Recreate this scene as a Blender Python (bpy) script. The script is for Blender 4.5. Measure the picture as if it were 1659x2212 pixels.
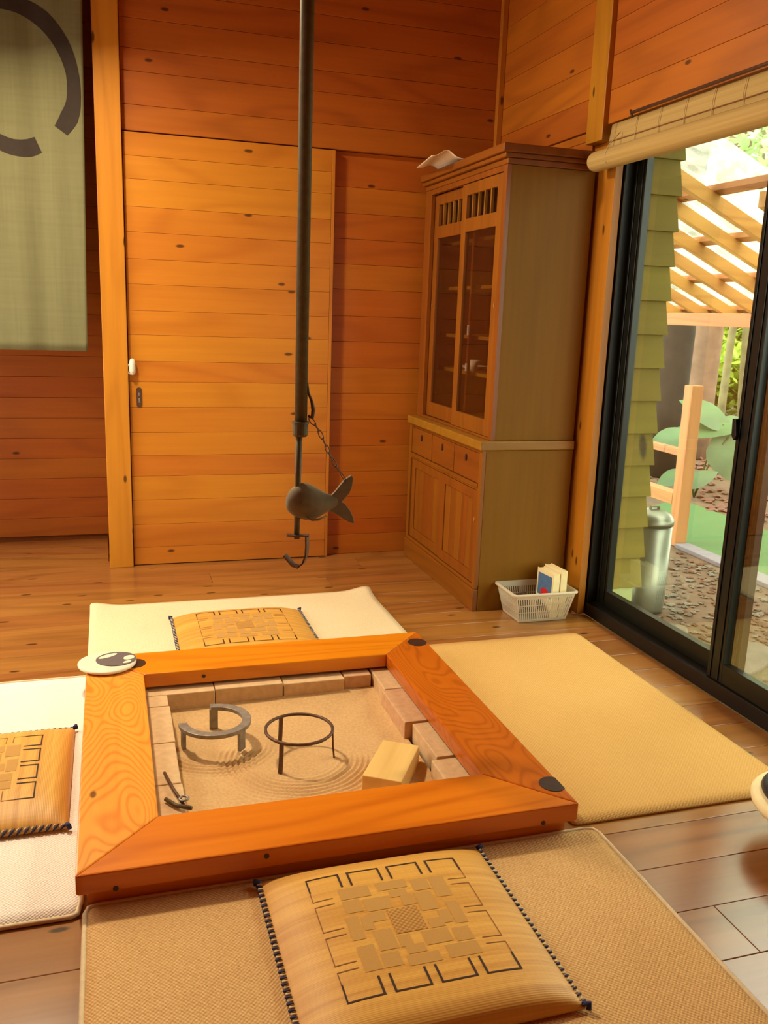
import bpy, math, random
from mathutils import Vector, Matrix
random.seed(7)
R = math.radians
for o in list(bpy.data.objects): bpy.data.objects.remove(o)
SC = bpy.context.scene
COL = SC.collection
# ------------------------------------------------------------------ camera
cam = bpy.data.cameras.new('camera'); co = bpy.data.objects.new('camera', cam); COL.objects.link(co)
yaw, pitch, roll = R(17.57685), R(12.71274), R(2.05181)
F = Vector((math.sin(yaw)*math.cos(pitch), math.cos(yaw)*math.cos(pitch), -math.sin(pitch)))
r0 = F.cross(Vector((0, 0, 1))).normalized(); u0 = r0.cross(F)
rr = math.cos(roll)*r0 + math.sin(roll)*u0; uu = -math.sin(roll)*r0 + math.cos(roll)*u0
co.matrix_world = Matrix(((rr.x, uu.x, -F.x, 0), (rr.y, uu.y, -F.y, 0), (rr.z, uu.z, -F.z, 1.25), (0, 0, 0, 1)))
cam.sensor_fit = 'HORIZONTAL'; cam.sensor_width = 36.0; cam.lens = 36.0*1897.79/1659.0
cam.clip_start = 0.05; cam.clip_end = 200
SC.camera = co
# ------------------------------------------------------------------ world: pale overcast sky
w = bpy.data.worlds.new('sky'); SC.world = w; w.use_nodes = True
nt = w.node_tree; nt.nodes.clear()
out = nt.nodes.new('ShaderNodeOutputWorld'); bg = nt.nodes.new('ShaderNodeBackground')
tc = nt.nodes.new('ShaderNodeTexCoord'); sp = nt.nodes.new('ShaderNodeSeparateXYZ'); cr = nt.nodes.new('ShaderNodeValToRGB')
nt.links.new(tc.outputs['Generated'], sp.inputs[0]); nt.links.new(sp.outputs['Z'], cr.inputs[0])
cr.color_ramp.elements[0].position = 0.0; cr.color_ramp.elements[0].color = (.80, .82, .70, 1)
cr.color_ramp.elements[1].position = .5; cr.color_ramp.elements[1].color = (1.0, .98, .90, 1)
nt.links.new(cr.outputs[0], bg.inputs[0]); bg.inputs[1].default_value = 28.0
nt.links.new(bg.outputs[0], out.inputs[0])
# ------------------------------------------------------------------ lights: daylight through the windows, a warm ceiling lamp
def area(name, loc, direction, sx, sy, power, col=(1, 1, 1), portal=False, spread=180):
    l = bpy.data.lights.new(name, 'AREA'); l.shape = 'RECTANGLE'; l.size = sx; l.size_y = sy; l.energy = power; l.color = col
    l.spread = R(spread)
    if portal: l.cycles.is_portal = True
    o = bpy.data.objects.new(name, l); COL.objects.link(o); o.location = loc
    o.rotation_euler = Vector(direction).to_track_quat('-Z', 'Y').to_euler()
    return o
area('window_daylight', (-1.335, 3.05, 1.05), (1, -.25, -.25), 2.1, 1.75, 150, (1.0, .93, .80))
area('garden_portal', (2.06, 2.28, 1.0), (-1, 0, 0), 1.9, 1.9, 1, portal=True)
area('pendant_light', (-.45, 3.45, 2.60), (.18, -.42, -1), .20, .20, 185, (1.0, .84, .60))

# ------------------------------------------------------------------ colour management
vs = SC.view_settings
vs.view_transform = 'Standard'; vs.look = 'None'; vs.exposure = -1.40; vs.gamma = 1.0; vs.use_curve_mapping = False

# ------------------------------------------------------------------ materials
def lin(c):
    return tuple((x/255/12.92 if x/255 <= .04045 else ((x/255+.055)/1.055)**2.4) for x in c) + (1,)
MATS = {}
class NG:
    def __init__(s, name):
        s.m = bpy.data.materials.new(name); s.m.use_nodes = True; s.t = s.m.node_tree; s.t.nodes.clear()
        s.out = s.n('OutputMaterial'); s.b = s.n('BsdfPrincipled'); s.l(s.b.outputs[0], s.out.inputs[0])
        MATS[name] = s.m
    def n(s, k, **kw):
        x = s.t.nodes.new('ShaderNode'+k)
        for a, v in kw.items(): setattr(x, a, v)
        return x
    def l(s, a, b): s.t.links.new(a, b)
    def math(s, op, a, b=None, c=None):
        x = s.n('Math', operation=op)
        for i, v in enumerate((a, b, c)):
            if v is None: continue
            if isinstance(v, (int, float)): x.inputs[i].default_value = v
            else: s.l(v, x.inputs[i])
        return x.outputs[0]
    def mix(s, fac, a, b, mode='MIX'):
        x = s.n('Mix', data_type='RGBA', blend_type=mode)
        for i, v in ((0, fac), (6, a), (7, b)):
            if isinstance(v, (int, float)): x.inputs[i].default_value = v
            elif isinstance(v, tuple): x.inputs[i].default_value = v
            else: s.l(v, x.inputs[i])
        return x.outputs[2]
    def noise(s, vec, scale, detail=3, rough=.5, dist=0):
        x = s.n('TexNoise'); x.inputs['Scale'].default_value = scale; x.inputs['Detail'].default_value = detail
        x.inputs['Roughness'].default_value = rough; x.inputs['Distortion'].default_value = dist
        if vec is not None: s.l(vec, x.inputs['Vector'])
        return x.outputs[0]
    def ramp(s, fac, stops):
        x = s.n('ValToRGB'); e = x.color_ramp.elements
        e[0].position = stops[0][0]; e[0].color = stops[0][1]; e[1].position = stops[-1][0]; e[1].color = stops[-1][1]
        for p, c in stops[1:-1]: q = e.new(p); q.color = c
        s.l(fac, x.inputs[0]); return x.outputs[0]
    def bump(s, h, strength=.3, dist=.002):
        x = s.n('Bump'); x.inputs['Strength'].default_value = strength; x.inputs['Distance'].default_value = dist
        s.l(h, x.inputs['Height']); s.l(x.outputs[0], s.b.inputs['Normal'])
    def coords(s, scale, rnd=True):
        tc = s.n('TexCoord'); v = tc.outputs['Object']
        if rnd:
            oi = s.n('ObjectInfo'); a = s.n('VectorMath', operation='ADD'); mm = s.math('MULTIPLY', oi.outputs['Random'], 61.0)
            cx = s.n('CombineXYZ'); s.l(mm, cx.inputs[0]); s.l(s.math('MULTIPLY', oi.outputs['Random'], 23.7), cx.inputs[1]); s.l(mm, cx.inputs[2])
            s.l(v, a.inputs[0]); s.l(cx.outputs[0], a.inputs[1]); v = a.outputs[0]
        mp = s.n('Mapping'); mp.inputs['Scale'].default_value = scale; s.l(v, mp.inputs[0])
        return mp.outputs[0]

def wood(name, base, dark, axis='X', rough=.42, ring=.35, figure=3.0, vary=.22, knots=.5, freq=14, coat=0., hue=0.0, spec=.4, normal=None):
    if name in MATS: return MATS[name]
    g = NG(name)
    ai = 'XYZ'.index(axis)
    def sc(al, ac): return tuple(al if i == ai else ac for i in range(3))
    v1 = g.coords(sc(.45 if figure < 4.4 else 1.5, figure)); v2 = g.coords(sc(1.6, 42.0)); v3 = g.coords((1, 1, 1))
    n1 = g.noise(v1, 1.0, 1.5, .45, .15)
    rings = g.math('SINE', g.math('MULTIPLY', n1, freq*6.28))
    rings = g.math('POWER', g.math('MULTIPLY_ADD', rings, .5, .5), 3.0)
    fine = g.noise(v2, 1.0, 4, .6)
    f = g.math('ADD', g.math('MULTIPLY', rings, ring), g.math('MULTIPLY', g.math('SUBTRACT', fine, .35), .75))
    c = g.mix(g.math('MINIMUM', g.math('MAXIMUM', f, 0.0), 1.0), lin(base), lin(dark))
    patch = g.noise(g.coords(sc(.9, 3.5)), 1.3, 2, .5)
    c = g.mix(g.math('MULTIPLY', patch, .35), c, lin(dark))
    if knots > 0:
        ni = 'XYZ'.index(normal) if normal else {'X': 2, 'Y': 2, 'Z': 0}[axis]; ci = 3-ai-ni
        sx = g.n('SeparateXYZ'); g.l(v3, sx.inputs[0]); cx2 = g.n('CombineXYZ')
        wob = g.noise(g.coords((9, 9, 9)), 1.0, 2)
        g.l(g.math('ADD', g.math('MULTIPLY', sx.outputs[ai], 3.6), g.math('MULTIPLY', wob, .12)), cx2.inputs[0]); g.l(g.math('MULTIPLY', sx.outputs[ci], 9.0), cx2.inputs[1])
        vo = g.n('TexVoronoi', voronoi_dimensions='2D'); vo.inputs['Scale'].default_value = 1.0; g.l(cx2.outputs[0], vo.inputs['Vector'])
        sep = g.n('SeparateColor'); g.l(vo.outputs['Color'], sep.inputs[0])
        lim = g.math('MULTIPLY', g.math('GREATER_THAN', sep.outputs[0], 1-.42*knots), 1.0)
        kd = g.math('MULTIPLY', g.math('SUBTRACT', .085, vo.outputs['Distance']), 22.0)
        k = g.math('MULTIPLY', g.math('MINIMUM', g.math('MAXIMUM', kd, 0.0), .85), lim)
        c = g.mix(k, c, lin(tuple(int(x*.38) for x in dark)))
    oi = g.n('ObjectInfo'); hs = g.n('HueSaturation')
    g.l(g.math('MULTIPLY_ADD', oi.outputs['Random'], vary, 1-vary/2), hs.inputs['Value'])
    g.l(g.math('MULTIPLY_ADD', oi.outputs['Random'], .012, .494+hue), hs.inputs['Hue'])
    g.l(c, hs.inputs['Color']); g.l(hs.outputs[0], g.b.inputs['Base Color'])
    g.b.inputs['Roughness'].default_value = rough; g.b.inputs['Coat Weight'].default_value = coat; g.b.inputs['Coat Roughness'].default_value = .18
    g.b.inputs['Specular IOR Level'].default_value = spec
    g.bump(fine, .12, .001)
    return g.m
def plain(name, col, rough=.6, metal=0, vary=.06, scale=30, bump=.1, spec=.4):
    if name in MATS: return MATS[name]
    g = NG(name); n = g.noise(g.coords((1, 1, 1), False), scale, 4)
    d = tuple(max(0, int(x*(1-vary*3))) for x in col)
    g.l(g.mix(n, lin(col), lin(d)), g.b.inputs['Base Color'])
    g.b.inputs['Roughness'].default_value = rough; g.b.inputs['Metallic'].default_value = metal; g.b.inputs['Specular IOR Level'].default_value = spec
    if bump: g.bump(n, bump, .001)
    return g.m
def glass(name, tint=(255, 255, 255), refl=1.0):
    g = NG(name); g.t.nodes.remove(g.b)
    tr = g.n('BsdfTransparent'); tr.inputs[0].default_value = lin(tint); gl = g.n('BsdfGlossy'); gl.inputs['Roughness'].default_value = .02
    fr = g.n('Fresnel'); fr.inputs[0].default_value = 1.45; ms = g.n('MixShader')
    g.l(g.math('MULTIPLY', fr.outputs[0], refl), ms.inputs[0]); g.l(tr.outputs[0], ms.inputs[1]); g.l(gl.outputs[0], ms.inputs[2]); g.l(ms.outputs[0], g.out.inputs[0])
    return g.m
def woven(name, col, dark, sx, sy, rough=.9, amt=.5, noise_amt=.35, bump=.4):
    """two crossing thread directions"""
    g = NG(name); tc = g.n('TexCoord'); s = g.n('SeparateXYZ'); g.l(tc.outputs['Object'], s.inputs[0])
    a = g.math('SINE', g.math('MULTIPLY', s.outputs[0], sx*6.283)); b = g.math('SINE', g.math('MULTIPLY', s.outputs[1], sy*6.283))
    h = g.math('MULTIPLY_ADD', g.math('MULTIPLY', a, b), .5, .5)
    n = g.noise(tc.outputs['Object'], 160, 3, .7); n2 = g.noise(tc.outputs['Object'], 3, 2)
    f = g.math('ADD', g.math('MULTIPLY', h, amt), g.math('MULTIPLY', g.math('SUBTRACT', n, .3), noise_amt*2))
    f = g.math('ADD', f, g.math('MULTIPLY', g.math('SUBTRACT', n2, .5), .35))
    g.l(g.mix(g.math('MINIMUM', g.math('MAXIMUM', f, 0.0), 1.0), lin(col), lin(dark)), g.b.inputs['Base Color'])
    g.b.inputs['Roughness'].default_value = rough; g.b.inputs['Specular IOR Level'].default_value = .2
    g.bump(g.math('ADD', h, n), bump, .002)
    return g.m

W_WALLX = wood('cedar_wall', (188, 104, 26), (138, 66, 12), 'X', .5, .32, 2.6, .12, .4, 9, normal='Y')
W_WALLY = wood('cedar_wall_side', (194, 108, 22), (146, 74, 12), 'Y', .5, .34, 2.6, .16, .4, 9, normal='X')
W_DOOR = wood('cedar_door', (206, 130, 34), (168, 92, 18), 'X', .45, .30, 2.4, .10, .32, 9, normal='Y')
W_RECESS = wood('cedar_recess', (198, 112, 28), (156, 80, 18), 'X', .5, .28, 2.6, .10, .5, 9, normal='Y')
W_POST = wood('cedar_post', (206, 132, 36), (158, 88, 20), 'Z', .45, .25, 3, .06, .5, 9, normal='Y')
W_CASE = wood('cedar_casing', (192, 128, 28), (150, 90, 14), 'Z', .45, .25, 3, .06, .8, 9, normal='X')
W_FLOOR = wood('cedar_floor', (170, 114, 54), (108, 64, 26), 'X', .22, .36, 2.8, .14, .8, 9, .3, spec=.5, normal='Z')
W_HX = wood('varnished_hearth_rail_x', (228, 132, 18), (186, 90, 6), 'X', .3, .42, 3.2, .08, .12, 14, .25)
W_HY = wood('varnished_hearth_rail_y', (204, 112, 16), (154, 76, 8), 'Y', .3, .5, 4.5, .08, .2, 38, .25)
W_HL = wood('varnished_pale_sheen_hearth_rail', (250, 172, 62), (216, 126, 34), 'Y', .3, .62, 4.6, .04, .2, 50, .25)  # paler wood, with the varnish sheen painted into its colour
W_CABY = wood('cabinet_front_y', (142, 78, 12), (96, 48, 6), 'Y', .42, .25, 3, .06, 0, 9, .1)
W_CABZ = wood('cabinet_front_z', (146, 82, 14), (98, 50, 6), 'Z', .42, .25, 3, .08, 0, 9, .1)
W_CABS = wood('cabinet_side_veneer', (138, 92, 6), (106, 66, 4), 'Z', .55, .10, 4, .03, 0, 5, spec=.2)
W_CABT = wood('cabinet_trim_x', (158, 106, 24), (114, 70, 12), 'X', .45, .2, 3, .03, 0, 9)
W_BLOCK = wood('pale_block', (236, 196, 118), (196, 146, 70), 'Y', .6, .2, 4, .04, .2, 8)
W_PINEZ = wood('garden_pine_z', (186, 130, 76), (140, 84, 42), 'Z', .6, .3, 4, .06, .7, 8)
W_PINEY = wood('garden_pine_y', (184, 128, 76), (130, 80, 42), 'Y', .6, .3, 4, .1, .4, 8)
W_PINEX = wood('garden_pine_x', (196, 146, 72), (140, 92, 38), 'X', .6, .3, 4, .14, .3, 8)
M_SIDING = wood('stained_siding', (118, 104, 18), (88, 76, 10), 'X', .7, .22, 4, .10, .5, 8)
M_IRON = plain('dark_iron', (108, 92, 58), .62, .35, .12, 60, .4)
M_FISH = plain('grey_cast_iron_fish', (130, 112, 82), .75, .2, .10, 40, .3)
M_RUST = plain('rusty_iron', (118, 84, 62), .55, .5, .14, 90, .4)
M_STEEL = plain('worn_steel', (176, 168, 154), .4, .35, .16, 50, .3)
M_BLACKM = plain('black_aluminium', (30, 26, 22), .35, .2, .05, 20, 0)
M_GREENSHEEN = plain('black_aluminium_green_sheen', (26, 28, 22), .3, .2, .05, 20, 0)  # black metal, the garden's green reflection tinted into its colour
M_GLASS = glass('window_glass', (248, 252, 246), .32)
M_CGLASS = glass('cabinet_glass', (246, 242, 236), .5)
M_BRICK = plain('fire_brick', (232, 194, 142), .85, 0, .07, 45, .4)
M_BRICKR = plain('pinkish_fire_brick', (222, 174, 126), .85, 0, .07, 45, .4)
M_DARKWOOD = plain('dark_knot', (70, 46, 34), .4, 0, .15, 30, 0)
M_SAND = plain('hearth_ash_sand', (226, 182, 122), .95, 0, .07, 130, .5)
M_CREAM = plain('cream_stoneware', (240, 226, 196), .45, 0, .03, 30, .1)
M_GREYP = plain('grey_paint', (108, 98, 96), .5, 0, .04, 40, 0)
M_WHITE = plain('white_plastic', (236, 226, 204), .45, 0, .02, 30, 0)
M_PAPER = plain('cream_paper', (250, 232, 176), .8, 0, .03, 30, .1)
M_BLUE = plain('blue_print', (92, 128, 172), .5, 0, .08, 60, 0)
M_RED = plain('red_print', (214, 40, 34), .5, 0, .03, 30, 0)
M_GREY2 = plain('white_sheet', (250, 232, 196), .7, 0, .03, 30, 0)
M_DARKCL = plain('dark_cloth', (92, 66, 52), .9, 0, .15, 40, .4)
M_BLACKP = plain('black_leather', (44, 42, 44), .45, 0, .06, 60, .2)
M_BRASS = plain('brass_knob', (216, 170, 90), .35, .6, .05, 30, 0)
M_BARK = plain('tree_bark', (150, 118, 96), .95, 0, .16, 8, 1)
M_BARKG = plain('greenish_tree_bark', (150, 146, 104), .95, 0, .16, 8, 1)
M_BARKD = plain('dark_tree_bark', (66, 52, 40), .95, 0, .16, 8, 1)
M_GROUND = plain('garden_litter', (110, 86, 60), .95, 0, .17, 14, 1)
M_PAVE = plain('damp_gravel_path', (104, 98, 60), .85, 0, .10, 60, .6)
M_STONE = plain('garden_stone', (112, 104, 86), .8, 0, .14, 12, .6)
M_MAT = plain('green_turf_mat', (66, 106, 52), .9, 0, .05, 50, .4)
M_CURB = plain('concrete_curb', (120, 116, 122), .9, 0, .05, 40, .3)
M_ZINC = plain('galvanised_metal', (132, 136, 118), .38, .85, .06, 10, .1)
M_ROPE = plain('navy_cord', (48, 56, 104), .8, 0, .06, 90, .2)
M_ROPEW = plain('white_cord', (226, 206, 160), .8, 0, .06, 90, .2)
M_PRINTD = plain('dark_brown_print', (62, 38, 22), .8, 0, .08, 90, 0)
M_PRINTM = plain('thin_brown_print', (150, 98, 44), .8, 0, .06, 90, 0)
M_PRINTP = woven('patch_print', (196, 150, 80), (176, 128, 62), 180, 300, .8, .3, .3, .1)
M_PRINTC = woven('basketweave_print', (212, 162, 84), (150, 102, 48), 85, 95, .8, .9, .3, .2)
M_INK = plain('grey_ink', (58, 47, 38), .95, 0, .08, 40, 0)
M_PLASTIC = None
def make_special():
    global M_PLASTIC, M_RUGL, M_LINEN, M_BLIND, M_IGUSA, M_RUGF, M_RUGR, M_RUGB, M_LEAF, M_LEAFD, M_BIG, M_PANEL, M_BIND, M_LEAFL
    g = NG('clear_white_plastic'); g.b.inputs['Base Color'].default_value = lin((236, 226, 200)); g.b.inputs['Roughness'].default_value = .35
    g.b.inputs['Transmission Weight'].default_value = 0.0
    tr = g.n('BsdfTransparent'); tl = g.n('BsdfTranslucent'); tl.inputs[0].default_value = lin((236, 226, 200)); m1 = g.n('MixShader'); m2 = g.n('MixShader')
    m1.inputs[0].default_value = .35; m2.inputs[0].default_value = .22
    g.l(g.b.outputs[0], m1.inputs[1]); g.l(tl.outputs[0], m1.inputs[2]); g.l(m1.outputs[0], m2.inputs[1]); g.l(tr.outputs[0], m2.inputs[2]); g.l(m2.outputs[0], g.out.inputs[0])
    M_PLASTIC = g.m
    g = NG('linen_curtain'); v = g.coords((3, 3, 60), False); v2 = g.coords((90, 90, 4), False)
    n = g.noise(v, 1, 3); n2 = g.noise(v2, 1, 3); f = g.math('MULTIPLY_ADD', g.math('ADD', n, n2), .6, -.32)
    g.l(g.mix(g.math('MINIMUM', g.math('MAXIMUM', f, 0.), 1.), lin((116, 113, 76)), lin((92, 90, 58))), g.b.inputs['Base Color'])
    g.b.inputs['Roughness'].default_value = .95; g.bump(f, .3, .001); M_LINEN = g.m
    g = NG('bamboo_blind_cloth'); v = g.coords((60, 1, 120), False); n = g.noise(v, 1, 3)
    g.l(g.mix(n, lin((208, 180, 108)), lin((164, 130, 68))), g.b.inputs['Base Color']); g.b.inputs['Roughness'].default_value = .8; g.bump(n, .2, .001)
    M_BLIND = g.m
    # rush weave: ribs run along local X, threads show along Y
    g = NG('rush_weave'); tc = g.n('TexCoord'); s = g.n('SeparateXYZ'); g.l(tc.outputs['Object'], s.inputs[0])
    rib = g.math('SINE', g.math('MULTIPLY', s.outputs[1], 260*6.283)); thr = g.math('SINE', g.math('MULTIPLY', s.outputs[0], 90*6.283))
    v = g.coords((1.2, 55, 1.2)); n = g.noise(v, 1, 4, .65)
    f = g.math('ADD', g.math('MULTIPLY', rib, .06), g.math('MULTIPLY', thr, .02)); f = g.math('ADD', f, g.math('MULTIPLY_ADD', n, 1.7, -.45))
    g.l(g.mix(g.math('MINIMUM', g.math('MAXIMUM', f, 0.), 1.), lin((230, 176, 78)), lin((182, 120, 36))), g.b.inputs['Base Color'])
    g.b.inputs['Roughness'].default_value = .48; g.b.inputs['Specular IOR Level'].default_value = .4; g.b.inputs['Sheen Weight'].default_value = .06; g.b.inputs['Sheen Roughness'].default_value = .4; g.bump(g.math('ADD', rib, g.math('MULTIPLY', thr, .4)), .15, .0006); M_IGUSA = g.m
    M_RUGF = woven('boucle_rug', (230, 188, 126), (178, 130, 70), 110, 110, .95, .2, .6, .6)
    M_RUGB = woven('daylight_paled_boucle_rug', (240, 222, 180), (206, 178, 128), 110, 110, .95, .2, .4, .6)  # lightened in colour for daylight on the far rug
    M_RUGL = woven('daylight_whitened_boucle_rug', (248, 240, 224), (226, 212, 186), 110, 110, .95, .2, .4, .6)  # looped weave whitened to stand in for strong daylight
    M_RUGR = woven('yellow_grid_rug', (224, 180, 106), (186, 136, 64), 100, 100, .9, .45, .3, .5)
    M_BIND = plain('rug_binding', (238, 214, 168), .9, 0, .05, 80, .2)
    def leaf(nm, a, b, tr=.45):
        g = NG(nm); oi = g.noise(g.coords((1, 1, 1), False), 2.5, 3)
        c = g.mix(g.math('MINIMUM', g.math('MULTIPLY', g.math('MAXIMUM', g.math('SUBTRACT', oi, .3), 0.), 2.4), 1.0), lin(a), lin(b)); g.l(c, g.b.inputs['Base Color']); g.b.inputs['Roughness'].default_value = .45
        t = g.n('BsdfTranslucent'); g.l(c, t.inputs[0]); m = g.n('MixShader'); m.inputs[0].default_value = tr
        g.l(g.b.outputs[0], m.inputs[1]); g.l(t.outputs[0], m.inputs[2]); g.l(m.outputs[0], g.out.inputs[0]); return g.m
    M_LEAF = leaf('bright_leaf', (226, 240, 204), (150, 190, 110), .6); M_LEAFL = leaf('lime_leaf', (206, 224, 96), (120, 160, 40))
    M_LEAFD = leaf('dark_green_leaf', (110, 150, 80), (60, 90, 40)); M_BIG = leaf('broad_garden_leaf', (92, 124, 74), (54, 84, 46), .15)  # mid to dark green leaf colours
    g = NG('corrugated_clear_sheet'); g.b.inputs['Base Color'].default_value = lin((236, 240, 226)); g.b.inputs['Roughness'].default_value = .3
    t = g.n('BsdfTransparent'); tl = g.n('BsdfTranslucent'); tl.inputs[0].default_value = lin((240, 244, 230)); m = g.n('MixShader'); m.inputs[0].default_value = .5; m2 = g.n('MixShader')
    nz = g.noise(g.coords((1, 1, 1), False), 5, 4, .6)
    g.l(g.ramp(nz, [(.42, (.45, .45, .45, 1)), (.62, (.75, .75, .75, 1))]), m2.inputs[0])
    g.l(g.b.outputs[0], m.inputs[1]); g.l(tl.outputs[0], m.inputs[2]); g.l(m.outputs[0], m2.inputs[1]); g.l(t.outputs[0], m2.inputs[2]); g.l(m2.outputs[0], g.out.inputs[0]); M_PANEL = g.m
make_special()

# ------------------------------------------------------------------ mesh helpers
ORG = {}
class MB:
    def __init__(s): s.v = []; s.f = []
    def add(s, vs, fs):
        n = len(s.v); s.v += [tuple(v) for v in vs]; s.f += [tuple(i+n for i in f) for f in fs]; return s
    def box(s, x0, x1, y0, y1, z0, z1):
        return s.add([(x0, y0, z0), (x1, y0, z0), (x1, y1, z0), (x0, y1, z0), (x0, y0, z1), (x1, y0, z1), (x1, y1, z1), (x0, y1, z1)],
                     [(0, 3, 2, 1), (4, 5, 6, 7), (0, 1, 5, 4), (1, 2, 6, 5), (2, 3, 7, 6), (3, 0, 4, 7)])
    def prism(s, pts, lo, hi, axis='z'):
        """polygon pts (a,b) extruded along axis between lo and hi"""
        n = len(pts)
        def P(a, b, h): return {'z': (a, b, h), 'y': (a, h, b), 'x': (h, a, b)}[axis]
        vs = [P(a, b, lo) for a, b in pts] + [P(a, b, hi) for a, b in pts]
        fs = [tuple(range(n)), tuple(range(2*n-1, n-1, -1))] + [(i, i+n, (i+1) % n+n, (i+1) % n) for i in range(n)]
        return s.add(vs, fs)
    def tube(s, path, rad, seg=10, closed=False):
        P = [Vector(p) for p in path]; n = len(P); rads = rad if isinstance(rad, (list, tuple)) else [rad]*n
        rings = []; up = None
        for i in range(n):
            a = P[(i-1) % n] if (closed or i > 0) else P[i]; b = P[(i+1) % n] if (closed or i < n-1) else P[i]
            t = (b-a).normalized()
            if up is None: up = t.cross(Vector((0.13, .31, .94)) if abs(t.z) < .9 else Vector((1, .1, 0))).normalized()
            up = (up - t*up.dot(t)).normalized(); q = t.cross(up)
            rings.append([P[i]+rads[i]*(math.cos(k*6.2832/seg)*up+math.sin(k*6.2832/seg)*q) for k in range(seg)])
        vs = [v for r_ in rings for v in r_]; fs = []
        for i in range(n if closed else n-1):
            j = (i+1) % n
            for k in range(seg):
                fs.append((i*seg+k, i*seg+(k+1) % seg, j*seg+(k+1) % seg, j*seg+k))
        if not closed: fs += [tuple(range(seg-1, -1, -1)), tuple((n-1)*seg+k for k in range(seg))]
        return s.add(vs, fs)
    def lathe(s, prof, c=(0, 0), seg=32):
        n = len(prof); vs = []; fs = []
        for k in range(seg):
            a = k*6.2832/seg
            vs += [(c[0]+r_*math.cos(a), c[1]+r_*math.sin(a), z) for r_, z in prof]
        for k in range(seg):
            j = (k+1) % seg
            for i in range(n-1): fs.append((k*n+i, j*n+i, j*n+i+1, k*n+i+1))
        fs.append(tuple(k*n for k in range(seg))[::-1]); fs.append(tuple(k*n+n-1 for k in range(seg)))
        return s.add(vs, fs)
    def ribbon(s, path, wdir, w_, th):
        P = [Vector(p) for p in path]; W = Vector(wdir).normalized(); n = len(P); vs = []; fs = []
        for i in range(n):
            t = (P[min(i+1, n-1)]-P[max(i-1, 0)]).normalized(); q = t.cross(W).normalized()
            for a, b in ((-1, -1), (1, -1), (1, 1), (-1, 1)): vs.append(P[i]+W*a*w_/2+q*b*th/2)
        for i in range(n-1):
            for k in range(4): fs.append((i*4+k, i*4+(k+1) % 4, (i+1)*4+(k+1) % 4, (i+1)*4+k))
        fs += [(3, 2, 1, 0), tuple((n-1)*4+k for k in range(4))]
        return s.add(vs, fs)
    def build(s, name, mat, parent=None, bevel=0, smooth=False, origin=None):
        xs = list(zip(*s.v)); c = Vector([(min(a)+max(a))/2 for a in xs]) if origin is None else Vector(origin)
        me = bpy.data.meshes.new(name); me.from_pydata([tuple(Vector(v)-c) for v in s.v], [], s.f); me.update()
        if mat: me.materials.append(mat)
        o = bpy.data.objects.new(name, me); COL.objects.link(o)
        import bmesh
        bm = bmesh.new(); bm.from_mesh(me); bmesh.ops.recalc_face_normals(bm, faces=bm.faces); bm.to_mesh(me); bm.free()
        if smooth:
            for p in me.polygons: p.use_smooth = True
        if bevel:
            b = o.modifiers.new('bevel', 'BEVEL'); b.width = bevel; b.segments = 2; b.limit_method = 'ANGLE'
        if smooth == 'auto':
            me.shade_smooth() if False else None
        o.location = c - (ORG[parent] if parent else Vector())
        if parent: o.parent = parent
        ORG[o] = c
        return o
def sheet(name, fn, nu, nv, mat, parent=None, th=0, smooth=True, kind=None):
    """grid surface fn(u,v)->xyz, optional thickness"""
    m = MB(); vs = [fn(i/nu, j/nv) for j in range(nv+1) for i in range(nu+1)]
    fs = [(j*(nu+1)+i, j*(nu+1)+i+1, (j+1)*(nu+1)+i+1, (j+1)*(nu+1)+i) for j in range(nv) for i in range(nu)]
    m.add(vs, fs); o = m.build(name, mat, parent, smooth=smooth)
    if th:
        q = o.modifiers.new('thick', 'SOLIDIFY'); q.thickness = th; q.offset = 0
    return o
def tag(o, label=None, cat=None, group=None, kind=None):
    if label: o['label'] = label
    if cat: o['category'] = cat
    if group: o['group'] = group
    if kind: o['kind'] = kind
    return o
def thing(name, label, cat, loc, group=None, rotz=0, local=False):
    o = bpy.data.objects.new(name, None); COL.objects.link(o); o.location = loc; o.rotation_euler = (0, 0, rotz); o.empty_display_size = .05
    tag(o, label, cat, group); ORG[o] = Vector((0, 0, 0)) if local else Vector(loc)
    return o
def struct(name, m, mat, bevel=0, parent=None):
    return tag(m.build(name, mat, parent, bevel), kind='structure')
def bx(name, mat, parent, x0, x1, y0, y1, z0, z1, bevel=0): return MB().box(x0, x1, y0, y1, z0, z1).build(name, mat, parent, bevel)
def copy_tree(o, parent=None):
    c = o.copy(); COL.objects.link(c)
    if parent: c.parent = parent
    for ch in [x for x in o.children]: copy_tree(ch, c)
    return c

# ================================================================== ROOM SHELL
XR = 1.90     # right wall face
YB = 4.324    # back wall face
HX0, HX1, HY0, HY1 = -.10, 1.075, 1.715, 2.935   # hearth outer
# ---- floor: base slab with a pit, planks on it
fl = MB()
for x0, x1, y0, y1 in ((-2.35, -.07, -1.65, 5.05), (1.045, 2.0, -1.65, 5.05), (-.07, 1.045, -1.65, 1.745), (-.07, 1.045, 2.905, 5.05)):
    fl.box(x0, x1, y0, y1, -.12, -.022)
floor = struct('floor', fl, W_FLOOR)
y = -1.62; k = 0
while y < 4.94:
    y1 = min(y+.151, 4.955)
    segs = [(-1.345, 1.955 if y < 3.2 else 1.90)]
    if y > 4.3: segs = [(-2.3, -.03)]
    if y1 > 4.25 and y <= 4.3: y1 = min(y1, 4.955)
    if y < 2.905 and y1 > 1.745: segs = [(-1.345, -.072), (1.047, 1.955)]
    for a, b in segs:
        j = a
        while j < b-.01:
            L = random.uniform(1.7, 3.0); e = j+L
            if b-e < .7: e = b
            ya, yb = y, y1
            if a == -2.3 and b > 0 and y < 1.745 < y1: pass
            bx('plank', W_FLOOR, floor, j+.0006, e-.0006, ya+.0008, yb-.0008, -.022, 0, .0012)
            j = e
    y = y1; k += 1
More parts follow.
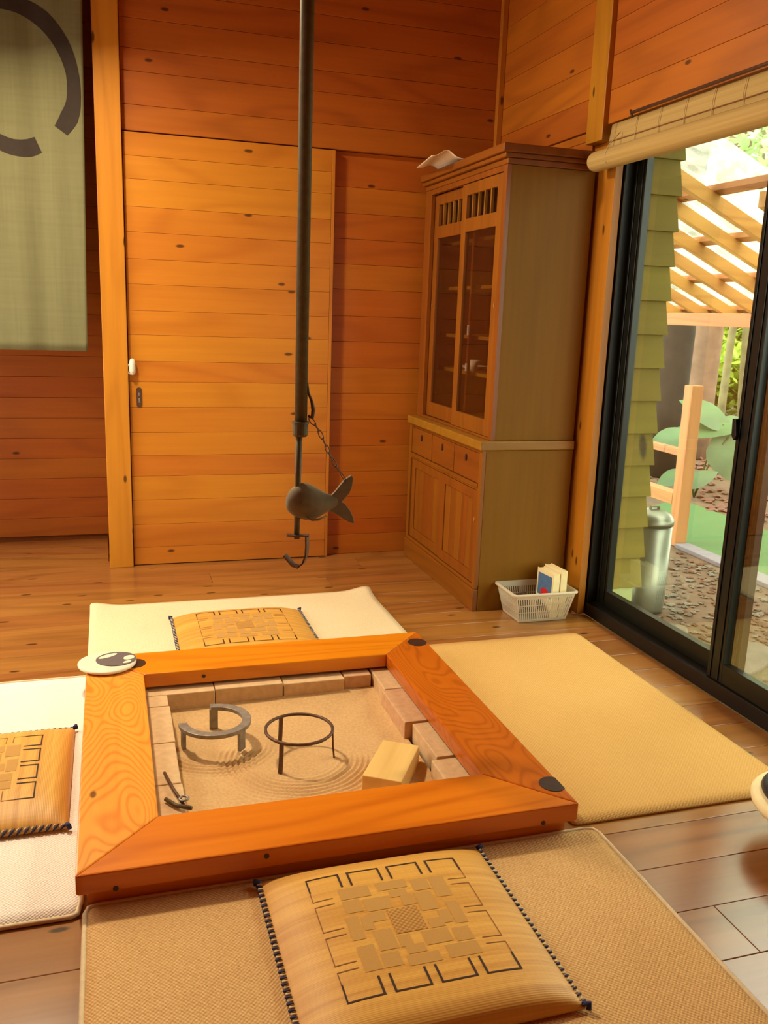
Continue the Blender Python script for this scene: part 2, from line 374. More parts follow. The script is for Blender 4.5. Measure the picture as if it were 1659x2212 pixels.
# ---- back wall
wb = MB(); wb.box(-.02, 1.92, 4.385, 4.46, -.12, 3.25); wb.box(-.02, .03, 4.46, 5.05, -.12, 3.25); wb.box(-1.2, -.02, 4.385, 4.46, 2.72, 3.25); wb.box(-2.35, -1.2, 4.385, 4.46, -.12, 3.25)
wall_back = struct('wall_back', wb, W_WALLX)
z = 2.003
for k, h in enumerate((.108, .137, .092, .12, .115, .12, .12, .12, .12, .12, .0745)):
    bx('plank', W_WALLX, wall_back, .091, 1.888, YB, 4.385, z+.0006, z+h-.0006, .0015); z += h
z = 0.0
for h in (.105, .07+.012, .12, .135, .135, .135, .135, .13, .13, .125, .13, .12, .12, .12, .12, .16):
    if z > 1.99: break
    bx('plank', W_RECESS, wall_back, 1.035, 1.888, 4.356, 4.385, z+.0006, min(z+h, 2.003)-.0006, .0015); z += h
z = 0
while z < 3.2:
    bx('plank', W_WALLX, wall_back, -1.345, -1.2, YB, 4.385, z+.0006, z+.1194, .0015); z += .12
z = 2.74
while z < 3.2:
    bx('plank', W_WALLX, wall_back, -1.2, -.022, YB, 4.385, z+.0006, z+.1194, .0015); z += .12
struct('trim_1', MB().box(-.022, .0885, 4.293, 4.3845, 0, 3.22), W_POST, .003)          # post left of the door
struct('trim_2', MB().box(-1.2, -.0225, 4.30, 4.3845, 2.62, 2.735), W_WALLX, .003)       # lintel over the alcove opening
struct('trim_3', MB().box(1.872, 1.899, 4.29, 4.3235, 0, 3.22), W_POST, .002)           # corner post
# ---- alcove behind the curtain
wall_alcove = struct('wall_alcove', MB().box(-2.35, -.02, 4.958, 4.99, -.12, 3.25).box(-2.35, -2.31, 4.46, 4.958, -.12, 3.25), W_WALLX)
z = 0.012
for k in range(28):
    h = .108 if k else .10
    bx('plank', W_RECESS, wall_alcove, -2.3, -.022, 4.935, 4.958, z+.0006, z+h-.0006, .0015); z += h
# ---- sliding door
door = struct('door_1', MB().box(.0925, 1.048, 4.328, 4.352, .004, 1.997), W_DOOR)
z = .004
for h in (.086, .116, .122, .117, .101, .111, .121, .119, .096, .121, .111, .118, .112, .117, .110, .118, .098, .099):
    z1 = min(z+h, 1.997)
    if z1-z > .02: bx('plank', W_DOOR, door, .0925, 1.047, 4.316, 4.328, z+.0005, z1-.0005, .0012)
    z = z1
bx('edge_strip', W_POST, door, 1.0482, 1.063, 4.315, 4.352, .004, 1.997, .001)
hd = MB(); hd.prism([(.135+.013*math.cos(a)*1, .825+(.034 if math.sin(a) > 0 else -.034)+.013*math.sin(a)) for a in [i*math.pi/8 for i in range(16)]], 4.3125, 4.3158, 'y')
pull = hd.build('door_pull', M_RUST, door, .001)
bx('keyhole', M_STEEL, pull, .1325, .1385, 4.3105, 4.3125, .80, .822, .001); bx('keyhole', M_STEEL, pull, .1325, .1375, 4.3105, 4.3125, .832, .846, .001)
lt = MB(); lt.lathe([(.001, 0), (.012, .004), (.015, .02), (.014, .06), (.010, .072), (.001, .076)], (.108, 4.30), 14)
lt.v = [(a, b, c+.93) for a, b, c in lt.v]
hook = lt.build('hook_latch', M_WHITE, door, 0, True)
MB().tube([(.10, 4.302, .985), (.088, 4.30, .975), (.084, 4.30, .955), (.090, 4.30, .937), (.102, 4.302, .932)], .003, 8).build('latch_loop', M_WHITE, hook, 0, True)
# ---- right wall with the window opening
wr = MB(); wr.box(1.925, 2.04, 3.285, 4.46, -.12, 3.25); wr.box(1.925, 2.04, 1.30, 3.285, 2.03, 3.25); wr.box(1.925, 2.04, -1.65, 1.30, -.12, 3.25)
wall_right = struct('wall_right', wr, W_WALLY)
z = 2.003
while z < 3.2:
    bx('plank', W_WALLY, wall_right, XR, 1.925, 3.405, 4.32, z+.0006, z+.1224, .0015)
    bx('plank', W_WALLY, wall_right, XR, 1.925, -1.62, 3.275, z+.0006, z+.1224, .0015); z += .123
z = 0
while z < 2.0:
    bx('plank', W_WALLY, wall_right, XR+.012, 1.925, 3.405, 4.32, z+.0006, min(z+.1224, 2.002), .0015)
    bx('plank', W_WALLY, wall_right, XR, 1.925, -1.62, 1.295, z+.0006, min(z+.1224, 2.002), .0015); z += .123
struct('trim_4', MB().box(1.878, 1.925, 3.276, 3.404, 1.945, 3.22), W_CASE, .003)       # post above the cabinet
struct('trim_5', MB().box(1.922, 1.955, 3.225, 3.40, 0, 1.944), W_CASE, .002)            # casing beside the window
# ---- window: black outer frame with sliding sashes
wf = MB(); wf.box(1.958, 2.05, 1.30, 3.285, 0.0, .055); wf.box(1.958, 2.05, 1.30, 3.285, 1.96, 2.028); wf.box(1.962, 2.05, 3.215, 3.285, .055, 1.96); wf.box(1.958, 2.05, 1.30, 1.335, .055, 1.96)
window = struct('window_1', wf, M_BLACKM, .002)
def sash(y0, y1, x0, handle_side=None):
    m = MB(); s = .075; x1 = x0+.03
    m.box(x0, x1, y0, y0+s, .056, 1.955); m.box(x0, x1, y1-s, y1, .056, 1.955); m.box(x0, x1, y0+s, y1-s, .056, .125); m.box(x0, x1, y0+s, y1-s, 1.90, 1.955)
    # raised lips on the stiles
    for a in (y0+.014, y0+.055, y1-.061, y1-.020): m.box(x0-.004, x0, a, a+.006, .06, 1.95)
    o = m.build('sash', M_GREENSHEEN, window, .0015)
    p = bx('pane', M_GLASS, o, x0+.012, x0+.017, y0+s-.004, y1-s+.004, .121, 1.904)
    if handle_side is not None:
        hm = MB(); hm.prism([(handle_side, .955), (handle_side+.016, .955), (handle_side+.012, .90), (handle_side, .885), (handle_side-.01, .90)], x0-.018, x0, 'x')
        hm.build('latch_handle', M_BLACKM, o, .002)
    return o
sash(2.300, 3.215, 2.005)
sash(1.335, 2.405, 1.968, 2.395)
# ---- remaining walls and ceiling
wl = MB(); wl.box(-1.40, -1.35, -1.65, 1.85, -.12, 3.25); wl.box(-1.40, -1.35, 1.85, 4.25, 2.0, 3.25); wl.box(-1.40, -1.35, 1.85, 4.25, -.12, .06); wl.box(-1.40, -1.35, 4.25, 4.3845, -.12, 3.25)
struct('wall_left', wl, W_WALLY)
struct('wall_front', MB().box(-1.35, 1.92, -1.65, -1.6, -.12, 3.25), W_WALLX)
struct('ceiling', MB().box(-2.35, 2.05, -1.65, 5.05, 3.25, 3.3), W_WALLX)
w2 = MB(); w2.box(-1.39, -1.36, 1.85, 1.91, .06, 2.0); w2.box(-1.39, -1.36, 4.19, 4.25, .06, 2.0); w2.box(-1.39, -1.36, 1.91, 4.19, .06, .13); w2.box(-1.39, -1.36, 1.91, 4.19, 1.94, 2.0); w2.box(-1.39, -1.36, 3.02, 3.08, .13, 1.94)
w2o = struct('window_2', w2, M_BLACKM)
bx('added_sky_blocker', M_WHITE, w2o, -1.380, -1.373, 1.91, 3.02, .13, 1.94); bx('added_sky_blocker', M_WHITE, w2o, -1.380, -1.373, 3.08, 4.19, .13, 1.94)  # unseen opaque sheets added to keep sky light out of the room
lampo = thing('pendant_lamp', 'shallow white pendant lamp hanging in front of the alcove', 'lamp', (-.45, 3.45, 3.25))
m = MB(); m.lathe([(.03, 2.82), (.06, 2.80), (.22, 2.66), (.222, 2.655), (.05, 2.79), (.02, 2.80)], (-.45, 3.45), 32); m.build('lamp_shade', M_WHITE, lampo)
MB().tube([(-.45, 3.45, 3.249), (-.45, 3.45, 2.82)], .004, 8).build('cord', M_BLACKM, lampo)

# ================================================================== SUNKEN HEARTH
hearth = thing('sunken_hearth', 'square sunken hearth with a glossy orange mitred wood frame around fire bricks', 'hearth', (.4875, 2.325, 0))
ix0, ix1, iy0, iy1 = .078, .897, 1.905, 2.745
zt, zm = .09, .042
def rail(o1, o2, i2, i1, mat):
    MB().prism([o1, o2, i2, i1], zm, zt).build('rail', mat, hearth, .004)
e = .0006
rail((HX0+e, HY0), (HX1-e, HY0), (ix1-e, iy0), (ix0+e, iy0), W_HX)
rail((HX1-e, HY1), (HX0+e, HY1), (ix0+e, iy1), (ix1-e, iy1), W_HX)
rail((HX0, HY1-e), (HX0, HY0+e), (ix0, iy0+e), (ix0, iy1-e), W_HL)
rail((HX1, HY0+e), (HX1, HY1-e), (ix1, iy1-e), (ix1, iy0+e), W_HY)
sk = MB(); a0, a1, b0, b1 = HX0+.022, HX1-.022, HY0+.02, HY1-.02
sk.box(a0, a1, b0, b0+.06, .0005, zm-.0005); sk.box(a0, a1, b1-.06, b1, .0005, zm-.0005); sk.box(a0, a0+.06, b0+.06, b1-.06, .0005, zm-.0005); sk.box(a1-.06, a1, b0+.06, b1-.06, .0005, zm-.0005)
sk.build('skirt', W_HX, hearth, .002)
pit = MB(); pit.box(-.06, 1.035, 1.755, 2.895, -.20, -.17)
for q in ((-.066, -.05, 1.75, 2.9), (1.02, 1.04, 1.75, 2.9), (-.05, 1.02, 1.75, 1.77), (-.05, 1.02, 2.88, 2.9)): pit.box(q[0], q[1], q[2], q[3], -.17, -.001)
pit.build('pit_lining', M_BRICKR, hearth)
def clip_disc(cx, cy, r_, xm):
    return [(min(cx+r_*math.cos(a), xm), cy+r_*1.05*math.sin(a)) for a in [i*math.pi/14 for i in range(28)]]
for cx, cy, r_, xm in ((1.052, 1.812, .034, 1.0735), (1.040, 2.828, .034, 1.0735), (.052, 2.842, .036, 9)):
    tag(MB().prism(clip_disc(cx, cy, r_, xm), zt+.0002, zt+.0016).build('dark_knot', M_DARKWOOD, hearth), 'dark round knot in the orange wood')
for x_, y_, z_, f_ in ((-.02, HY0, .048, -1), (.98, HY0, .05, -1), (.30, HY0, .072, -1), (.268, iy1, .066, -1)):
    m = MB(); m.tube([(x_, y_-.0012, z_), (x_, y_+.004, z_)], .006, 10); m.build('peg', M_DARKWOOD, hearth)
def brick(x0, x1, y0, y1, z1=.035, mt=None): bx('brick', mt or M_BRICK, hearth, x0+.0012, x1-.0012, y0+.0012, y1-.0012, -.10, z1, .003)
for x0, x1, dy, dz in ((.018, .30, 0, 0), (.30, .525, .003, .002), (.526, .737, .001, -.001), (.738, .835, .012, .001)): brick(x0, x1, 2.698+dy, 2.79+dy, .033+dz, M_BRICKR if x0 > .7 else None)
for y0, y1, dx in ((2.615, 2.697, 0), (2.372, 2.614, .003), (2.14, 2.371, .001), (1.93, 2.139, .004)): brick(.04, .148+dx, y0, y1, .034)
for y0, y1, dx in ((2.58, 2.80, .006), (2.335, 2.579, -.006), (2.118, 2.334, .02), (1.90, 2.107, -.004)): brick(.835+dx*.9, .93, y0, y1, .035 if y0 > 2.2 else .03, M_BRICK if y0 < 2.2 or y0 > 2.5 else M_BRICKR)
for x0, x1 in ((.16, .40), (.40, .63), (.63, .834)): brick(x0, x1, 1.86, 1.93)
TR = (.50, 2.325); TC = (.272, 2.465)
def sand_z(x, y):
    ed = min(x-.14, .835-x, y-1.93, 2.70-y)
    z = -.036+(.004+.014*min(1, max(0, (x-.15)/.5)))*math.exp(-max(ed, 0)/.05)+.008*max(0, (y-2.45))/.25
    for (cx, cy), r0_, r1_, a0_, s_ in ((TR, .10, .26, -1.9, 1.9), (TC, .10, .2, -1.5, 1.3)):
        d = math.hypot(x-cx, y-cy); an = math.atan2(y-cy, x-cx)
        if r0_ < d < r1_:
            da = abs((an-a0_+math.pi) % (2*math.pi)-math.pi)
            if da < s_: z += .0040*math.sin(d*6.2832/.0165)*math.sin(math.pi*(d-r0_)/(r1_-r0_))*min(1, (s_-da)*3)
    z -= .008*math.exp(-((x-TC[0])**2+(y-TC[1])**2)/.006)
    z += .002*math.sin(x*37+y*13)*math.sin(y*41)
    return z
sand = sheet('sand_bed', lambda u, v: (.142+.70*u, 1.925+.785*v, sand_z(.142+.70*u, 1.925+.785*v)), 190, 210, M_SAND)
tag(sand, 'tan sand raked into curved ripples inside the hearth', 'sand', kind='stuff')
# ring trivet
t = thing('ring_trivet', 'thin round iron ring trivet on three legs standing in the sand', 'trivet', (TR[0], TR[1], -.03))
zr = .056; rr_ = .098
MB().tube([(TR[0]+rr_*math.cos(a), TR[1]+rr_*math.sin(a), zr) for a in [i*math.pi/24 for i in range(48)]], .0048, 8, True).build('ring', M_RUST, t, 0, True)
for a in (R(-12), R(-132), R(112)):
    x_, y_ = TR[0]+rr_*math.cos(a), TR[1]+rr_*math.sin(a); dx, dy = math.cos(a), math.sin(a)
    MB().ribbon([(x_, y_, zr-.002), (x_+dx*.002, y_+dy*.002, 0), (x_+dx*.006, y_+dy*.006, -.036)], (-dy, dx, 0), .012, .005).build('leg', M_RUST, t)
# half ring trivet
t = thing('half_ring_trivet', 'flat grey steel C-shaped trivet with three short legs near the back left of the hearth', 'trivet', (TC[0], TC[1], -.04))
m = MB(); ro, ri = .108, .082; A0, A1 = R(-178), R(92); n = 36; vs = []; fs = []
for i in range(n+1):
    a = A0+(A1-A0)*i/n
    for r_, z_ in ((ri, .034), (ro, .034), (ro, .046), (ri, .046)): vs.append((TC[0]+r_*math.cos(a), TC[1]+r_*math.sin(a), z_))
for i in range(n):
    for k in range(4): fs.append((i*4+k, i*4+(k+1) % 4, (i+1)*4+(k+1) % 4, (i+1)*4+k))
fs += [(3, 2, 1, 0), tuple(n*4+k for k in range(4))]; m.add(vs, fs).build('top_ring', M_STEEL, t, .001)
for a in (R(-172), R(86), R(-42)):
    x_, y_ = TC[0]+.095*math.cos(a), TC[1]+.095*math.sin(a)
    MB().ribbon([(x_, y_, .0335), (x_, y_, -.03)], (-math.sin(a), math.cos(a), 0), .026, .010).build('leg', M_STEEL, t)
# wooden block
t = thing('wood_block', 'pale wooden block lying at an angle against the right bricks of the hearth', 'block', (.724, 2.13, -.030), rotz=R(-32.5), local=True)
MB().box(-.055, .055, -.108, .108, .002, .062).build('block', W_BLOCK, t, .003)
# tongs
t = thing('fire_tongs', 'small dark iron fire tongs lying open in the near left corner of the hearth', 'tongs', (.13, 2.06, .036))
MB().tube([(.108, 2.185, .043), (.124, 2.10, .043), (.145, 2.012, .044)], .0042, 8).build('arm', M_RUST, t, 0, True)
MB().tube([(.103, 2.055, .042), (.125, 2.02, .042), (.160, 1.985, .050)], .0055, 8).build('arm', M_IRON, t, 0, True)
MB().tube([(.146+.011*math.cos(a), 2.03+.011*math.sin(a), .052) for a in [i*math.pi/8 for i in range(16)]], .003, 6, True).build('pivot_ring', M_STEEL, t, 0, True)

# coaster on the hearth corner
t = thing('round_plaque', 'cream round plaque with a grey swirl crest overhanging the back left corner of the hearth', 'plaque', (-.034, 2.842, .0922))
m = MB(); m.lathe([(.001, .0922), (.082, .0922), (.092, .098), (.093, .103), (.086, .106), (.001, .1065)], (-.034, 2.842), 40); m.build('disc', M_CREAM, t, 0, True)
ccx, ccy = -.006, 2.852
def ell(cx, cy, a, b, ang, n=24): return [(cx+a*math.cos(k*6.2832/n)*math.cos(ang)-b*math.sin(k*6.2832/n)*math.sin(ang), cy+a*math.cos(k*6.2832/n)*math.sin(ang)+b*math.sin(k*6.2832/n)*math.cos(ang)) for k in range(n)]
MB().prism(ell(ccx, ccy, .064, .060, 0), .1067, .1085).build('grey_inlay', M_GREYP, t)
MB().prism(ell(ccx-.026, ccy+.028, .034, .012, .55), .1085, .1092).build('cream_inlay', M_CREAM, t)
MB().prism(ell(ccx+.041, ccy+.002, .020, .016, .9), .1085, .1092).build('cream_inlay', M_CREAM, t)
MB().prism(ell(ccx+.034, ccy-.034, .015, .008, .6), .1085, .1092).build('cream_inlay', M_CREAM, t)

# ================================================================== RUGS
def rug(name, x0, x1, y0, y1, mat, label, curl=(), bind=True, th=.010, rot=0):
    t = thing(name, label, 'rug', ((x0+x1)/2, (y0+y1)/2, 0), 'small rugs around the hearth', rotz=rot, local=True)
    a, b = (x1-x0)/2, (y1-y0)/2; r_ = .022
    def lift(x, y):
        z = 0
        for cx, cy, h in curl: z += h*math.exp(-((x-cx*a)**2+(y-cy*b)**2)/.006)
        return z
    nx, ny = 44, 30; m = MB(); vs = []; fs = []
    def pt(i, j):
        x, y = -a+2*a*i/nx, -b+2*b*j/ny
        qx, qy = max(abs(x)-(a-r_), 0), max(abs(y)-(b-r_), 0); d = math.hypot(qx, qy)
        if d > r_ and qx > 0 and qy > 0: x = math.copysign(a-r_+qx/d*r_, x); y = math.copysign(b-r_+qy/d*r_, y)
        return x, y
    for lvl in (0, 1):
        for j in range(ny+1):
            for i in range(nx+1):
                x, y = pt(i, j); e_ = .8 if i in (0, nx) or j in (0, ny) else 1
                vs.append((x, y, lift(x, y)+(.001 if lvl == 0 else th*e_)))
    N = (nx+1)*(ny+1)
    for j in range(ny):
        for i in range(nx):
            q = (j*(nx+1)+i, j*(nx+1)+i+1, (j+1)*(nx+1)+i+1, (j+1)*(nx+1)+i); fs.append(q[::-1]); fs.append(tuple(k_+N for k_ in q))
    bd = [(i, 0) for i in range(nx)]+[(nx, j) for j in range(ny)]+[(i, ny) for i in range(nx, 0, -1)]+[(0, j) for j in range(ny, 0, -1)]
    ids = [j*(nx+1)+i for i, j in bd]
    for k_ in range(len(ids)): p_, q_ = ids[k_], ids[(k_+1) % len(ids)]; fs.append((p_, q_, q_+N, p_+N))
    m.add(vs, fs).build('pile', mat, t, 0, True)
    if bind:
        pth = []
        for i, j in bd:
            x, y = pt(i, j)
            if not pth or math.hypot(x-pth[-1][0], y-pth[-1][1]) > .006: pth.append((x, y, lift(x, y)+.0065))
        MB().tube(pth, .0055, 6, True).build('binding', M_BIND, t, 0, True)
    return t
rug('rug', -.083, 1.131, 1.02, 1.727, M_RUGF, 'tan looped rug under the nearest cushion')
rug('rug', -.104, 1.11, 2.96, 3.704, M_RUGB, 'looped rug lightened to cream for the daylight, behind the hearth, with curled far corners', curl=((-1, 1, .018), (1, 1, .022)), bind=False)
rug('rug', -.84, -.092, 1.702, 2.964, M_RUGL, 'looped rug whitened in colour for the daylight, left of the hearth, under the left cushion')
rug('rug', 1.085, 1.793, 1.752, 2.999, M_RUGR, 'yellow grid-woven rug with nothing on it, between hearth and glass door', bind=False, th=.009)

# ================================================================== CUSHIONS
CW, CD, CH = .262, .250, .040
def csurf(x, y):
    """top height of cushion at local x,y"""
    fx, fy = min(abs(x)/CW, 1), min(abs(y)/CD, 1)
    return .010 + CH*((1-fx**4)**.75)*((1-fy**8)**.5)
def make_cushion():
    t = thing('floor_cushion', '', 'cushion', (0, 0, 0), 'woven rush floor cushions', local=True)
    nx, ny = 44, 44; m = MB(); vs = []; fs = []
    def P(i): 
        s_ = -1+2*i/nx; return math.copysign(abs(s_)**.75, s_)
    for lvl in (0, 1):
        for j in range(ny+1):
            for i in range(nx+1):
                x, y = P(i)*CW, P(j)*CD; vs.append((x, y, csurf(x, y) if lvl else .004))
    N = (nx+1)*(ny+1)
    for j in range(ny):
        for i in range(nx):
            q = (j*(nx+1)+i, j*(nx+1)+i+1, (j+1)*(nx+1)+i+1, (j+1)*(nx+1)+i); fs.append(q[::-1]); fs.append(tuple(k_+N for k_ in q))
    bd = [(i, 0) for i in range(nx)]+[(nx, j) for j in range(ny)]+[(i, ny) for i in range(nx, 0, -1)]+[(0, j) for j in range(ny, 0, -1)]
    ids = [j*(nx+1)+i for i, j in bd]
    for k_ in range(len(ids)): p_, q_ = ids[k_], ids[(k_+1) % len(ids)]; fs.append((p_, q_, q_+N, p_+N))
    cover = m.add(vs, fs).build('cover', M_IGUSA, t, 0, True)
    # stitched cords at the two sides
    for s_ in (-1, 1):
        wv = MB(); nv = MB(); n = 30
        for k in range(n):
            y0 = -CD+.004+(2*CD-.008)*k/n; y1 = y0+(2*CD-.008)/n
            x0 = s_*(CW-.006); x1 = s_*(CW+.004)
            (nv if k % 2 == 0 or True else wv).tube([(x0, y0, csurf(x0, y0)+.002), (x1, (y0+y1)/2-.001, .012), (s_*(CW+.001), y1-.003, .003)], [.0012, .0027, .0012], 6)
            wv.tube([(x0, y0+.008, csurf(x0, y0)+.001), (x1-s_*.002, (y0+y1)/2+.006, .012)], [.0014, .003], 6)
        tag(nv.build('cord_stitching', M_ROPE, t, 0, True), kind='stuff'); tag(wv.build('cord_stitching', M_ROPEW, t, 0, True), kind='stuff')
        for ye in (-1, 1):
            kn = MB(); kn.tube([(s_*(CW-.004), ye*(CD-.002), .014), (s_*(CW+.006), ye*(CD+.002), .016), (s_*(CW+.004), ye*(CD+.004), .006)], .0055, 8); kn.build('corner_knot', M_ROPE, t, 0, True)
    # printed pattern, lying on the cover
    X0, X1, Y0, Y1 = -.171, .171, .188, -.170
    def patch(mb, u0, v0, u1, v1, h=.0008):
        nu = max(2, int(abs(u1-u0)*26)); nv_ = max(2, int(abs(v1-v0)*26)); vs = []; fs = []
        for j in range(nv_+1):
            for i in range(nu+1):
                x = X0+(X1-X0)*(u0+(u1-u0)*i/nu); y = Y0+(Y1-Y0)*(v0+(v1-v0)*j/nv_); vs.append((x, y, csurf(x, y)+h))
        for j in range(nv_):
            for i in range(nu): fs.append((j*(nu+1)+i, (j+1)*(nu+1)+i, (j+1)*(nu+1)+i+1, j*(nu+1)+i+1))
        mb.add(vs, fs)
    dk, md, pt_, ce = MB(), MB(), MB(), MB()
    c, g_ = .213, .0493; w_ = .010; wt = .006
    for i in range(4):
        a = i*(c+g_); b = a+c
        for top in (0, 1):
            y0, y1 = (0, .010) if not top else (.990, 1.0)
            patch(dk, a, y0, b, y1)
            ya, yb = (.010, .13) if not top else (.87, .990)
            if i > 0 or top == 2: patch(dk, a, ya, a+w_+.004, yb)
            else: patch(dk, a, ya, a+w_, yb)
            patch(dk, b-w_-.004, ya, b, yb)
        # side squares
        patch(md, 0, a+.02 if i == 0 else a, wt, b-.02 if i == 3 else b, .0007); patch(md, 1-wt, a+.02 if i == 0 else a, 1, b-.02 if i == 3 else b, .0007)
        for v in ((b,) if i == 0 else (a,) if i == 3 else (a, b)):
            patch(md, 0, v-wt/2, .125, v+wt/2, .0007); patch(md, .875, v-wt/2, 1, v+wt/2, .0007)
    def rot4(u0, v0, u1, v1):
        for k in range(4):
            patch(pt_, min(u0, u1), min(v0, v1), max(u0, u1), max(v0, v1), .0006)
            u0, v0, u1, v1 = 1-v0, u0, 1-v1, u1
    rot4(.17, .15, .36, .25); rot4(.17, .262, .275, .37); rot4(.41, .15, .60, .225); rot4(.47, .235, .58, .30)
    rot4(.295, .275, .455, .385); rot4(.295, .397, .385, .475)
    patch(ce, .405, .40, .595, .60, .0008)
    for b_, n_, m_ in ((dk, 'dark_print', M_PRINTD), (md, 'thin_print', M_PRINTM), (pt_, 'patch_print', M_PRINTP), (ce, 'centre_print', M_PRINTC)): tag(b_.build(n_, m_, cover), kind='stuff')
    return t
cu = make_cushion(); cu['label'] = 'square rush cushion in the foreground, nearest to the viewer'; cu.location = (.539, 1.443, .0115)
c2 = copy_tree(cu); c2['label'] = 'square rush cushion on the far rug, partly hidden by the back rail of the hearth'; c2.location = (.472, 3.205, .0115)
c3 = copy_tree(cu); c3['label'] = 'pale sunlit rush cushion at the left edge, left of the hearth'; c3.location = (-.378, 2.285, .0115); c3.rotation_euler = (0, 0, R(90))

# ================================================================== CABINET
cab = thing('china_cabinet', 'tall brown wooden china cabinet with sliding glass doors in the far right corner', 'cabinet', (1.69, 3.82, 0))
cy0, cy1, cx1 = 3.345, 4.287, 1.905
cb = MB()
cb.box(1.50, cx1, cy0, cy0+.018, .0, .705)
side1 = cb.build('side_panel', W_CABS, cab, .001)
bx('side_panel', W_CABS, cab, 1.50, cx1, cy1-.018, cy1, 0, .705, .001)
bx('side_panel', W_CABS, cab, 1.525, cx1, cy0+.005, cy0+.023, .747, 1.838, .001)
bx('side_panel', W_CABS, cab, 1.525, cx1, cy1-.023, cy1-.005, .747, 1.838, .001)
bx('back_panel', W_RECESS, cab, cx1-.014, cx1-.002, cy0+.0235, cy1-.0235, .02, 1.82)
ct = MB(); ct.box(1.468, cx1, cy0-.010, cy1+.004, .707, .746); ct.build('counter_top', W_CABT, cab, .005)
cr_ = MB(); cr_.box(1.515, cx1, cy0-.002, cy1+.002, 1.839, 1.862); cr_.box(1.500, cx1, cy0-.010, cy1+.008, 1.862, 1.880); cr_.box(1.487, cx1, cy0-.020, cy1+.012, 1.880, 1.912)
cr_.build('cornice', W_CABY, cab, .004)
# lower front
pl = MB(); pl.box(1.476, 1.4995, cy0+.002, cy1, .0, .098); pl.box(1.482, 1.4995, cy0+.004, cy1, .098, .114); pl.build('plinth', W_CABY, cab, .003)
bx('stile', W_CABZ, cab, 1.483, 1.4995, cy0+.001, cy0+.034, .114, .706, .001); bx('stile', W_CABZ, cab, 1.483, 1.4995, cy1-.034, cy1, .114, .706, .001)
MB().box(1.479, 1.4995, cy0+.034, cy1-.034, .540, .558).box(1.484, 1.4995, cy0+.034, cy1-.034, .530, .540).box(1.484, 1.4995, cy0+.034, cy1-.034, .690, .706).build('rail', W_CABY, cab, .002)
dw = (cy1-cy0-.068)/3
for k in range(3):
    a = cy0+.034+dw*k
    d = bx('drawer', W_CABY, cab, 1.486, 1.4995, a+.003, a+dw-.003, .560, .688, .002)
    kn = MB(); yc = a+dw/2; kn.prism(ell(yc, .650, .009, .016, 0, 14), 1.4815, 1.4858, 'x'); kn.build('pull', M_DARKWOOD, d, .001)
for k in range(2):
    a = cy0+.036+(cy1-cy0-.072)/2*k; b = a+(cy1-cy0-.072)/2-.002; xo = 1.486+(.004 if k else 0)
    m = MB(); m.box(xo, 1.4995, a, a+.05, .118, .527); m.box(xo, 1.4995, b-.05, b, .118, .527); m.box(xo, 1.4995, a+.05, b-.05, .485, .527); m.box(xo, 1.4995, a+.05, b-.05, .118, .165)
    d = m.build('door', W_CABZ, cab, .0015)
    n = 5; ww = (b-a-.10)/n
    for q in range(n): bx('panel_board', W_CABZ, d, xo+.005, 1.4990, a+.05+ww*q+.0008, a+.05+ww*(q+1)-.0008, .1655, .4845, .0015)
    if k == 0: m = MB(); m.prism(ell(a+.018, .40, .006, .009, 0, 12), xo-.002, xo-.0001, 'x'); m.build('finger_pull', M_BRASS, d)
# upper case: frame, sliding glass doors, shelves
fr = MB(); fr.box(1.516, 1.535, cy0+.002, cy0+.036, .747, 1.838); fr.box(1.516, 1.535, cy1-.085, cy1-.002, .747, 1.838); fr.box(1.516, 1.535, cy0+.036, cy1-.085, 1.815, 1.838); fr.box(1.516, 1.535, cy0+.036, cy1-.085, .747, .757)
fr.build('face_frame', W_CABZ, cab, .001)
def gdoor(y0, y1, xo, label_part=None):
    m = MB(); x1 = xo+.016; s = .052
    m.box(xo, x1, y0, y0+s, .758, 1.812); m.box(xo, x1, y1-s, y1, .758, 1.812)
    for za, zb in ((.758, .826), (1.612, 1.668), (1.765, 1.812)): m.box(xo, x1, y0+s, y1-s, za, zb)
    d = m.build('sliding_door', W_CABZ, cab, .0015)
    wv = (y1-y0-2*s); n = 5
    for k in range(1, n): 
        yy = y0+s+wv*k/n; bx('muntin', W_CABT, d, xo+.001, xo+.012, yy-.005, yy+.005, 1.668, 1.765, .0005)
    bx('pane', M_CGLASS, d, xo+.007, xo+.010, y0+s-.003, y1-s+.003, .823, 1.615)
    bx('pane', M_CGLASS, d, xo+.0125, xo+.0150, y0+s-.003, y1-s+.003, 1.665, 1.768)
    m = MB(); m.prism(ell(y0+.018, 1.30, .006, .010, 0, 12) if label_part else ell(y1-.018, 1.30, .006, .010, 0, 12), xo-.002, xo-.0001, 'x'); m.build('finger_pull', M_BRASS, d)
gdoor(3.384, 3.812, 1.519, True)
gdoor(3.790, 4.204, 1.537)
for zs in (.757, 1.0, 1.165, 1.39, 1.60): bx('shelf', W_CABT, cab, 1.615, cx1-.015, cy0+.024, cy1-.024, zs-.016, zs, .001)
for yy in (3.855,): bx('divider', W_CABZ, cab, 1.600, 1.612, yy-.01, yy+.01, .757, 1.815)
for (za, zb) in ((1.166, 1.214), (1.001, 1.038)): tag(bx('white_rectangle', M_WHITE, cab, 1.5965, 1.5995, 3.846, 3.866, za, zb), 'small white rectangle on the inner divider')  # flat white rectangles fixed to the divider
def dish(x_, y_, z_, r_, h, lab, cat='dish', nm='dish'):
    m = MB(); m.lathe([(.001, z_), (r_*.5, z_), (r_*.55, z_+.004), (r_, z_+h), (r_*.94, z_+h), (r_*.5, z_+.008), (.001, z_+.008)], (x_, y_), 24)
    o = m.build(nm, M_CREAM, None, 0, True); tag(o, lab, cat); return o
dish(1.70, 4.00, 1.0005, .075, .018, 'white shallow dish behind the left glass door of the cabinet')
